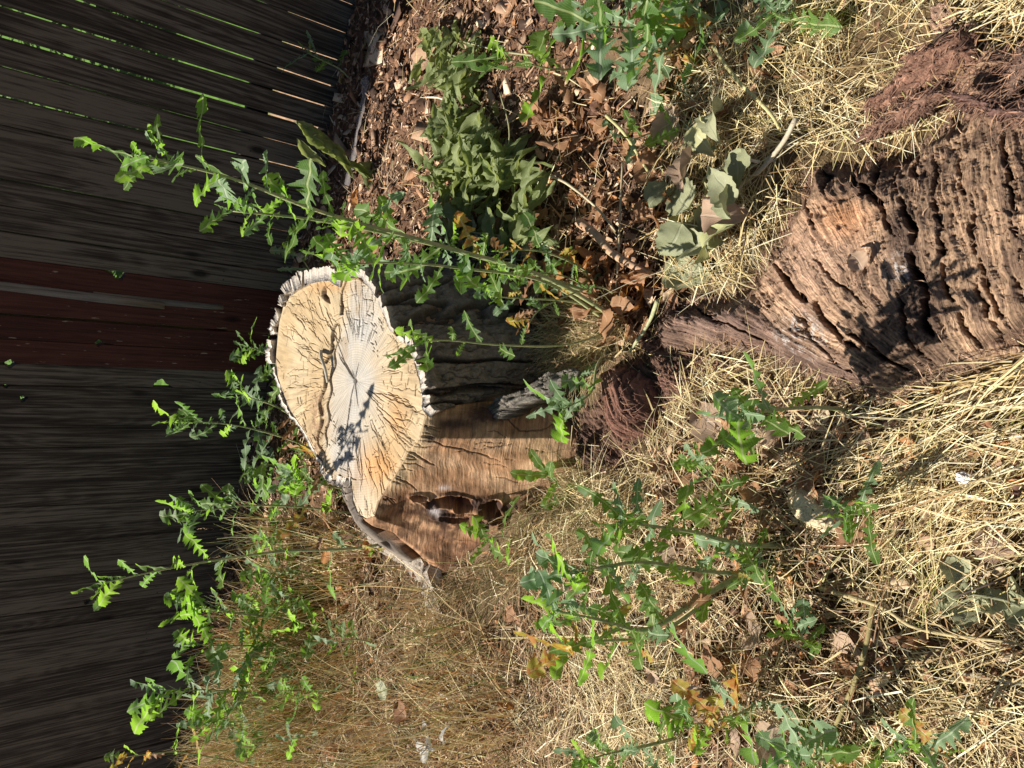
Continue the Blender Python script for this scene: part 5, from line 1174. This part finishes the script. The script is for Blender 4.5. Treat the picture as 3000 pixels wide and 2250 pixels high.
# long folded olive leaves hanging by the fence on the first tall weed
def hanging():
    g = GD(800, 420); root = empty('hanging_shoot', tuple(g)); tag(root, 'limp shoot of long folded olive leaves against the fence foot', 'branch'); Y = g[1]
    pts = [(870, 420), (780, 370), (700, 310), (635, 262)]
    stick([VY(a*K, b*K, Y) for a, b in pts], .003, .0015, 'twig', None, col=(.36, .36, .18), parent=root)
    for i, (a, b, c, d, s) in enumerate(((640, 262, 700, 300, .15), (650, 270, 720, 330, .16), (680, 300, 745, 345, .17), (700, 310, 760, 370, .17), (735, 345, 800, 380, .16), (780, 370, 830, 420, .16), (830, 350, 890, 400, .15), (850, 360, 920, 410, .16), (640, 300, 690, 350, .14), (760, 360, 840, 370, .15))):
        p = Vector(VY(a*K, b*K, Y)); q = Vector(VY(c*K, d*K, Y-.02)); put(OLV[i % 9], 'leaf', orient(q-p, (0, -1, .4+.1*i), (q-p).length*1.25, p), root)
hanging()
CW = empty('cottonwood_sprig', tuple(GD(1560, 440))); tag(CW, 'grey green sprig of large round toothed leaves beside the log', 'branch')
stick([GD(1720, 255, .07), GD(1690, 310, .06), GD(1640, 370, .05), GD(1600, 400, .04), GD(1590, 430, .03)], .0065, .004, 'twig', None, col=(.52, .45, .33), parent=CW)
stick([GD(1640, 350, .06), GD(1600, 345, .10), GD(1570, 375, .08), GD(1555, 395, .05)], .004, .003, 'twig', None, col=(.50, .44, .33), parent=CW)
Rr = random.Random(77)
for i, (a, b, sz) in enumerate(((1530, 345, .15), (1560, 320, .13), (1600, 300, .12), (1545, 400, .15), (1510, 430, .15), (1580, 440, .14), (1620, 420, .13), (1520, 480, .16), (1570, 500, .15), (1490, 500, .15), (1610, 480, .14), (1540, 540, .17), (1480, 560, .17), (1590, 530, .13), (1500, 590, .18), (1470, 420, .13), (1640, 390, .13), (1560, 460, .13), (1600, 380, .12), (1625, 450, .12), (1500, 540, .14))):
    p = GD(a, b, .0); an = Rr.uniform(0, 6.28); z = gz(p)+Rr.uniform(.03, .11)
    s = sz*.8
    put((YGL if i % 4 == 1 else PAL if i % 7 == 3 else GRY)[i % 8], 'leaf', orient((math.cos(an), math.sin(an), Rr.gauss(0, .35)), (Rr.gauss(0, .7), Rr.gauss(0, .7), 1), s, Vector((p[0]-math.cos(an)*s/2, p[1]-math.sin(an)*s/2, z))), CW)
CG = empty('curled_sprig', tuple(GD(2110, 1300))); tag(CG, 'dark curled grey green leaf sprig on straw at the bottom right', 'branch')
for i, (a, b) in enumerate(((2045, 1285), (2070, 1300), (2100, 1250), (2110, 1270), (2095, 1300), (2130, 1300), (2160, 1270), (2190, 1290), (2205, 1310), (2180, 1310), (2230, 1290), (2240, 1320))):
    p = GD(a, b); an = Rr.uniform(0, 6.28); put(GRY[i % 8], 'leaf', orient((math.cos(an), math.sin(an), Rr.gauss(.1, .4)), (Rr.gauss(0, .8), Rr.gauss(0, .8), 1), .065, Vector((p[0], p[1], gz(p)+Rr.uniform(.02, .06)))), CG)
stick([GD(2250, 1340, .03), GD(2180, 1300, .05), GD(2110, 1290, .05), GD(2060, 1310, .03)], .003, .002, 'twig', None, col=(.2, .2, .12), parent=CG)

def litter_leaves(polyD, n, meshes, s, zmax, label, seed, group, hollow=.0):
    R = random.Random(seed)
    for i in range(n):
        x, y = ipt(polyD, R)
        if FENCE_LINE(x, y) > -.05 or inpoly(np.array([x]), np.array([y]), STW)[0]: continue
        if inpoly(np.array([x]), np.array([y]), LOGW)[0]: continue
        a = R.uniform(0, 6.28); z = float(ground_z(x, y))+.012+R.random()**2*zmax
        put(R.choice(meshes), 'dead_leaf', orient((math.cos(a), math.sin(a), R.gauss(0, .35)), (R.gauss(0, .6), R.gauss(0, .6), R.choice((1, -1))), R.uniform(*s), Vector((x, y, z))), None, label, 'dead leaf', group)
litter_leaves(BROWN_D, 120, BRN, (.05, .12), .05, 'curled brown dead leaf in the dark litter right of the stump', 21, 'brown dead leaves right of the stump')
litter_leaves([(1050, 560), (1200, 570), (1400, 620), (1400, 720), (1330, 700), (1180, 640), (1000, 600)], 50, BRN+ORG, (.06, .11), .09, 'crisp orange brown dead leaf among the lettuce stems', 22, 'crisp leaves among the lettuce stems')
litter_leaves(LITTER_D, 80, BRN+PAL[:3], (.04, .10), .04, 'crumpled brown dead leaf in the straw litter left of the log', 23, 'crumpled leaves in the straw litter')
litter_leaves([(1450, 60), (1700, 60), (1600, 300), (1450, 330), (1420, 200)], 25, BRN+PAL[:3], (.05, .10), .04, 'brown dead leaf lying in straw near the top edge', 24, 'dead leaves in straw near the top edge')
litter_leaves([(600, 1150), (1150, 1300), (1400, 1500), (1400, 1659), (560, 1659)], 26, ORG+BRN+PAL, (.04, .08), .06, 'dead leaf caught in the brown grass at lower left', 26, 'dead leaves in the brown grass')
def leaf_crumbs():
    src = OV+HV; Vs = []; Qs = []; Cs = []; base = 0; R = random.Random(31)
    polys = [(BROWN_D, 520, .012, .05), (LITTER_D, 620, .012, .05), (MULCH_D, 620, .008, .035), ([(1450, 60), (1700, 60), (1600, 300), (1450, 330), (1420, 200)], 160, .015, .05), ([(600, 1150), (1150, 1300), (1400, 1500), (1400, 1659), (560, 1659)], 240, .012, .04), ([(1860, 900), (2230, 780), (2230, 1659), (1900, 1659), (1850, 1200)], 260, .012, .045)]
    data = []
    for m in src:
        co = np.empty(len(m.vertices)*3, np.float32); m.vertices.foreach_get('co', co); q = np.array([list(p.vertices) for p in m.polygons]); data.append((co.reshape(-1, 3), q))
    for P, n, s0, s1 in polys:
        for i in range(n):
            x, y = ipt(P, R)
            if FENCE_LINE(x, y) > -.03: continue
            a1 = np.array([x]); b1 = np.array([y])
            if inpoly(a1, b1, STW)[0] or inpoly(a1, b1, LOGW)[0]: continue
            co, q = data[R.randrange(len(data))]; az = R.uniform(0, 6.28)
            M = np.array(orient((math.cos(az), math.sin(az), R.gauss(0, .35)), (R.gauss(0, .7), R.gauss(0, .7), R.choice((1, -1))), R.uniform(s0, s1), Vector((x, y, float(ground_z(x, y))+.006+R.random()*.02))))
            Vs.append(co@M[:3, :3].T+M[:3, 3]); Qs.append(q+base); base += len(co)
            c = np.array(R.choice([(.22, .11, .06), (.34, .19, .11), (.46, .30, .19), (.14, .075, .05), (.40, .19, .08), (.56, .42, .28)]))*R.uniform(.8, 1.2); Cs.append(np.tile(c, (len(co), 1)))
    me = np_mesh('leaf_litter', np.vstack(Vs), np.vstack(Qs), col=np.vstack(Cs)); o = link('leaf_litter', me, M_CHIP); tag(o, 'small broken brown and tan leaf crumbs strewn over mulch and straw', 'leaf litter', None, 'stuff')
leaf_crumbs()
def one_leaf(xd, yd, s, meshes, label, z=.03, az=None, up=(0, -.3, 1), k=0):
    p = GD(xd, yd, z); a = az if az is not None else 1.0
    put(meshes[k % len(meshes)], 'dead_leaf', orient((math.cos(a), math.sin(a), .05), up, s, Vector((p[0]-math.cos(a)*s/2, p[1]-math.sin(a)*s/2, gz(p)+z))), None, label, 'dead leaf')
one_leaf(1530, 905, .13, PAL, 'large pink brown round dead leaf by the thick stemmed weed', .04, .8, k=1)
one_leaf(1640, 950, .10, PAL, 'grey brown dead leaf in shade below the log corner', .03, 2.4, k=2)
one_leaf(1445, 265, .13, PAL, 'long folded salmon dead leaf at the straw edge', .05, .3, k=3)
one_leaf(900, 155, .09, PAL, 'cream curled dead leaf standing on the mulch', .03, 2.0, k=4)
one_leaf(945, 290, .05, PAL, 'pale cup shaped dead leaf on the mulch', .03, .4, k=5)
one_leaf(1170, 100, .10, with_mat(HV, M_LET), 'smooth lime green oval leaf over the mulch', .07, 2.9, k=6)
one_leaf(825, 1490, .085, with_mat(HV, M_GREYL), 'grey heart shaped dead leaf held up in the brown grass', .13, 2.0, k=0)
one_leaf(865, 1530, .09, BRN, 'brown heart shaped dead leaf beside the grey one in the brown grass', .13, 1.0, k=10)
one_leaf(770, 430, .10, ORG, 'bright orange dead leaf on the mulch near the fence foot', .08, .2, k=1)
one_leaf(800, 1180, .12, ORG, 'long orange dead leaf under the left rim of the stump', .03, .1, k=2)
one_leaf(705, 1195, .08, ORG, 'orange tipped leaf on the brown grass behind the stump flare', .18, 1.2, k=4)
one_leaf(1960, 1390, .11, BRN, 'reddish dead leaf with long stalk below the straw on the right', .03, -1.4, k=3)
one_leaf(2140, 1170, .08, PAL, 'faint pink dead leaf sunk in straw at the right', .02, .6, k=0)
one_leaf(1850, 560, .05, PAL, 'little tan dead leaf resting on the log', .14, .7, k=2)
one_leaf(1415, 1455, .05, PAL, 'two tone cream leaf on the straw under the yellow leaf', .05, 1.3, k=3)

# ------------------------------------------------------------------ sticks, strip, stones, scraps
stick([GD(1250, 480, .09), GD(1290, 510, .10), GD(1320, 545, .08), GD(1360, 570, .06), GD(1410, 595, .04)], .014, .008, 'stick', 'thick bent tan stick poking out of the brown leaves', col=(.48, .30, .19))
stick([GD(920, 210, .02), GD(950, 212, .035), GD(985, 232, .02)], .0035, .003, 'stick', 'thin white curved twig on the mulch', col=(.68, .64, .60))
stick([GD(1190, 380, .09), GD(1230, 400, .08), GD(1290, 450, .05), GD(1330, 500, .04)], .004, .0035, 'stick', 'slim pale dead stem crossing the dark brown leaves', col=(.50, .42, .28))
stick([GD(1345, 350, .06), GD(1340, 450, .07), GD(1335, 560, .06), GD(1330, 640, .03)], .003, .0035, 'stick', 'long straight thin stalk across the brown leaves', col=(.48, .38, .24))
stick([GD(1540, 100, .05), GD(1590, 170, .06), GD(1660, 240, .05), GD(1690, 290, .03)], .005, .004, 'stick', 'yellowish dead stem in the straw above the leafy sprig', col=(.52, .46, .22))
stick([GD(1310, 250, .05), GD(1350, 290, .06), GD(1400, 370, .05)], .005, .004, 'stick', 'prickly yellow stem under the small grey green weed', col=(.46, .42, .2))
stick([GD(1040, 1380, .03), GD(1400, 1360, .05), GD(1560, 1260, .07)], .0025, .005, 'stick', 'long low stalk through the straw below the lettuce trio', col=(.45, .38, .2))
stick([GD(1890, 1280, .03), GD(1870, 1400, .05), GD(1840, 1490, .04), GD(1790, 1600, .02)], .0055, .005, 'stick', 'fat olive hollow stalk on the litter at bottom right', col=(.27, .22, .10))
stick([GD(1770, 1270, .03), GD(1900, 1310, .04), GD(1990, 1360, .03), GD(2200, 1390, .03)], .005, .003, 'stick', 'straw coloured stalk crossing the fat hollow one', col=(.42, .34, .18))
stick([GD(1820, 890, .05), GD(1840, 960, .03), GD(1870, 1040, .02)], .004, .006, 'stick', 'withered brown stalk hanging from the log corner', col=(.42, .27, .15))
stick([OT(946, 1030, .006), OT(958, 1048, .02), OT(967, 1080, .018), OT(964, 1120, .004)], .006, .0045, 'stick', 'short grey curved stick lying in the crack of the stump top', col=(.42, .38, .30))
stick([GD(1180, 660, .05), GD(1260, 690, .06), GD(1330, 700, .03)], .003, .004, 'stick', 'brown dead stalk arching towards the dry tuft', col=(.36, .24, .15))
stick([GD(1420, 650, .08), GD(1400, 700, .05), GD(1360, 760, .04)], .006, .004, 'stick', 'pale green thick stalk standing by the log tip', col=(.42, .42, .24))
for i, (a, b, c, d, lb) in enumerate(((840, 1650, 870, 1500, 'dark arching stalk in the lower left brown grass'), (2000, 100, 2080, 30, 'thin black twig beside the fibrous bark slab'), (1600, 560, 1610, 470, 'black forked twig tip over the log edge'), (2212, 1230, 2060, 1290, 'thin dark stalk over the curled grey leaves'))):
    stick([GD(a, b, .02), GD((a+c)/2+5, (b+d)/2, .10), GD(c, d, .06)], .002, .0015, 'stick', lb, col=(.07, .05, .04))
# plastic strip
def plastic():
    m, t, b = new_mat('clear_plastic'); b.inputs['Base Color'].default_value = (.6, .54, .52, 1); b.inputs['Roughness'].default_value = .25; b.inputs['Specular IOR Level'].default_value = .7
    tc = nd(t, 'ShaderNodeTexCoord'); nz = nd(t, 'ShaderNodeTexNoise', i_Scale=35.0, i_Detail=4.0); t.links.new(tc.outputs['Object'], nz.inputs['Vector'])
    bp = nd(t, 'ShaderNodeBump', i_Strength=.7, i_Distance=.006); t.links.new(nz.outputs['Fac'], bp.inputs['Height']); t.links.new(bp.outputs[0], b.inputs['Normal'])
    tr = nd(t, 'ShaderNodeBsdfTransparent'); mx = nd(t, 'ShaderNodeMixShader'); mx.inputs[0].default_value = .68
    t.links.new(tr.outputs[0], mx.inputs[2]); t.links.new(b.outputs[0], mx.inputs[1]); t.links.new(mx.outputs[0], t.nodes['Material Output'].inputs[0])
    C = smooth_path([GD(790, 165, .03), GD(785, 215, .03), GD(772, 280, .035), GD(762, 340, .03), GD(748, 400, .03)], 40)
    tg = np.gradient(C, axis=0); tg /= np.linalg.norm(tg, axis=1)[:, None]; sd = np.cross(tg, [0, 0, 1])
    V = []
    for i in range(40):
        wd = .022*(.9+.25*math.sin(i*.5)); tw = .35*math.sin(i*.22)
        for j in range(7):
            s = j/6-.5; V.append(C[i]+sd[i]*wd*s*2*math.cos(tw)+np.array([0, 0, wd*s*math.sin(tw)+.003*math.sin(i*1.3+j*2)]))
    o = link('plastic_strip', np_mesh('plastic_strip', V, grid_faces(40, 7)), m); tag(o, 'crinkled clear plastic tape strip lying on the mulch near the fence', 'plastic strip')
plastic()
def rock(name, cD, r, col, label, cat, seed, flat=.6, mat=M_ROT, z=.01, ang=.0):
    c = GD(*cD); nu, nv = 48, 28; u = np.arange(nu)/nu*2*np.pi; v = np.linspace(0.02, np.pi-.02, nv); U, Vv = np.meshgrid(u, v, indexing='ij')
    d = np.stack([np.sin(Vv)*np.cos(U), np.sin(Vv)*np.sin(U), np.cos(Vv)], -1)
    n = fbm(d[..., 0]*1.6+seed, d[..., 1]*1.6+d[..., 2]*1.2, 3, seed); n2 = fbm(d[..., 0]*6+d[..., 2]*3, d[..., 1]*6, 3, seed+4)
    R = 1+.8*(n-.5)+.22*(n2-.5); q = np.sign(d)*np.abs(d)**.8
    P = q*R[..., None]*np.array([r[0], r[1], r[0]*flat]); ca, sa = math.cos(ang), math.sin(ang)
    P = np.stack([P[..., 0]*ca-P[..., 1]*sa, P[..., 0]*sa+P[..., 1]*ca, P[..., 2]], -1)
    cc = np.zeros(P.shape); cc[:] = col; cc *= (.7+.6*n2)[..., None]
    o = link(name, np_mesh(name, P.reshape(-1, 3), grid_faces(nu, nv, True), col=cc.reshape(-1, 3)), mat); o.location = (c[0], c[1], gz(c)+z); tag(o, label, cat); return o
rock('pale_stone', (1782, 1098), (.036, .062), (.66, .53, .34), 'pale yellow lumpy stone in the straw left of the log', 'stone', 3, .7, z=.03, ang=-.5)
rock('white_pebble', (2098, 1030), (.012, .015), (.85, .84, .82), 'small bright white pebble in the hay at the right', 'pebble', 8, .8, z=.03)
rock('white_pebble', (1260, 1240), (.009, .013), (.82, .78, .72), 'tiny white pebble beside the small decayed root', 'pebble', 9, .8, z=.03)
def scrap(cD, s, label, col, seed, z=.05):
    c = GD(*cD); R = random.Random(seed); n = 12; X, Y = np.meshgrid(np.linspace(-1, 1, n), np.linspace(-1, 1, n), indexing='ij')
    r = np.hypot(X, Y); Xs = X*(1+.3*(fbm(X*2+seed, Y*2, 2, seed)-.5)); Ys = Y*(.7+.5*fbm(X+3, Y+seed, 2, seed+1))
    Z = .5*(fbm(X*1.4+seed, Y*1.4, 3, seed+2)-.5)*2
    cc = np.zeros(X.shape+(3,)); cc[:] = col
    o = link('paper_scrap', np_mesh('paper_scrap', np.stack([Xs*s, Ys*s, Z*s], -1).reshape(-1, 3), grid_faces(n, n), col=cc.reshape(-1, 3)), M_CHIP); o.location = (c[0], c[1], gz(c)+z); o.rotation_euler = (R.uniform(-.4, .4), R.uniform(-.4, .4), R.uniform(0, 6)); tag(o, label, 'scrap')
M_ASH = leaf_mat('ashen_leaf', ((.34, .33, .30), (.50, .49, .45)), ((.4, .38, .33), (.45, .43, .38)), .5, (.5, .48, .44), tf=.15, rough=.7); ASH = with_mat(HV, M_ASH)
one_leaf(912, 1625, .085, ASH, 'crumpled ashen leaf at the bottom edge in brown grass', .14, 2.2, (.3, -.6, 1), 1)
one_leaf(935, 1600, .06, ASH, 'second ashen leaf overlapping the crumpled one', .15, .9, (-.5, -.2, 1), 3)
one_leaf(965, 1585, .05, ASH, 'small bluish ashen leaf just above the crumpled pair', .15, .2, (.2, .5, 1), 5)
one_leaf(920, 1560, .035, ASH, 'tiny whitish curled leaf in the brown grass', .15, 1.6, (0, 0, 1), 2)

# ------------------------------------------------------------------ beyond the fence: hedge foliage seen through the gaps
def beyond():
    n = 26000; x = rng.uniform(-9, 9, n); dd = rng.uniform(2.6, 4.2, n); z = rng.uniform(0, 1.9, n)*(1-.2*rng.random(n))
    P = F0[None, :]+FT[None, :]*x[:, None]+FN[None, :]*dd[:, None]; P[:, 2] = z
    col = pal(n, [(.08, .14, .03), (.15, .22, .06), (.26, .30, .13), (.04, .07, .02)], [4, 4, 2, 2], .2)
    blades('far_hedge', P, rng.uniform(0, 6.28, n), rng.normal(.2, .6, n), rng.uniform(.06, .13, n), rng.uniform(.03, .06, n), .2, col, 1, 'stuff', 'sunlit green hedge glimpsed through the fence gaps', 'hedge')
beyond()
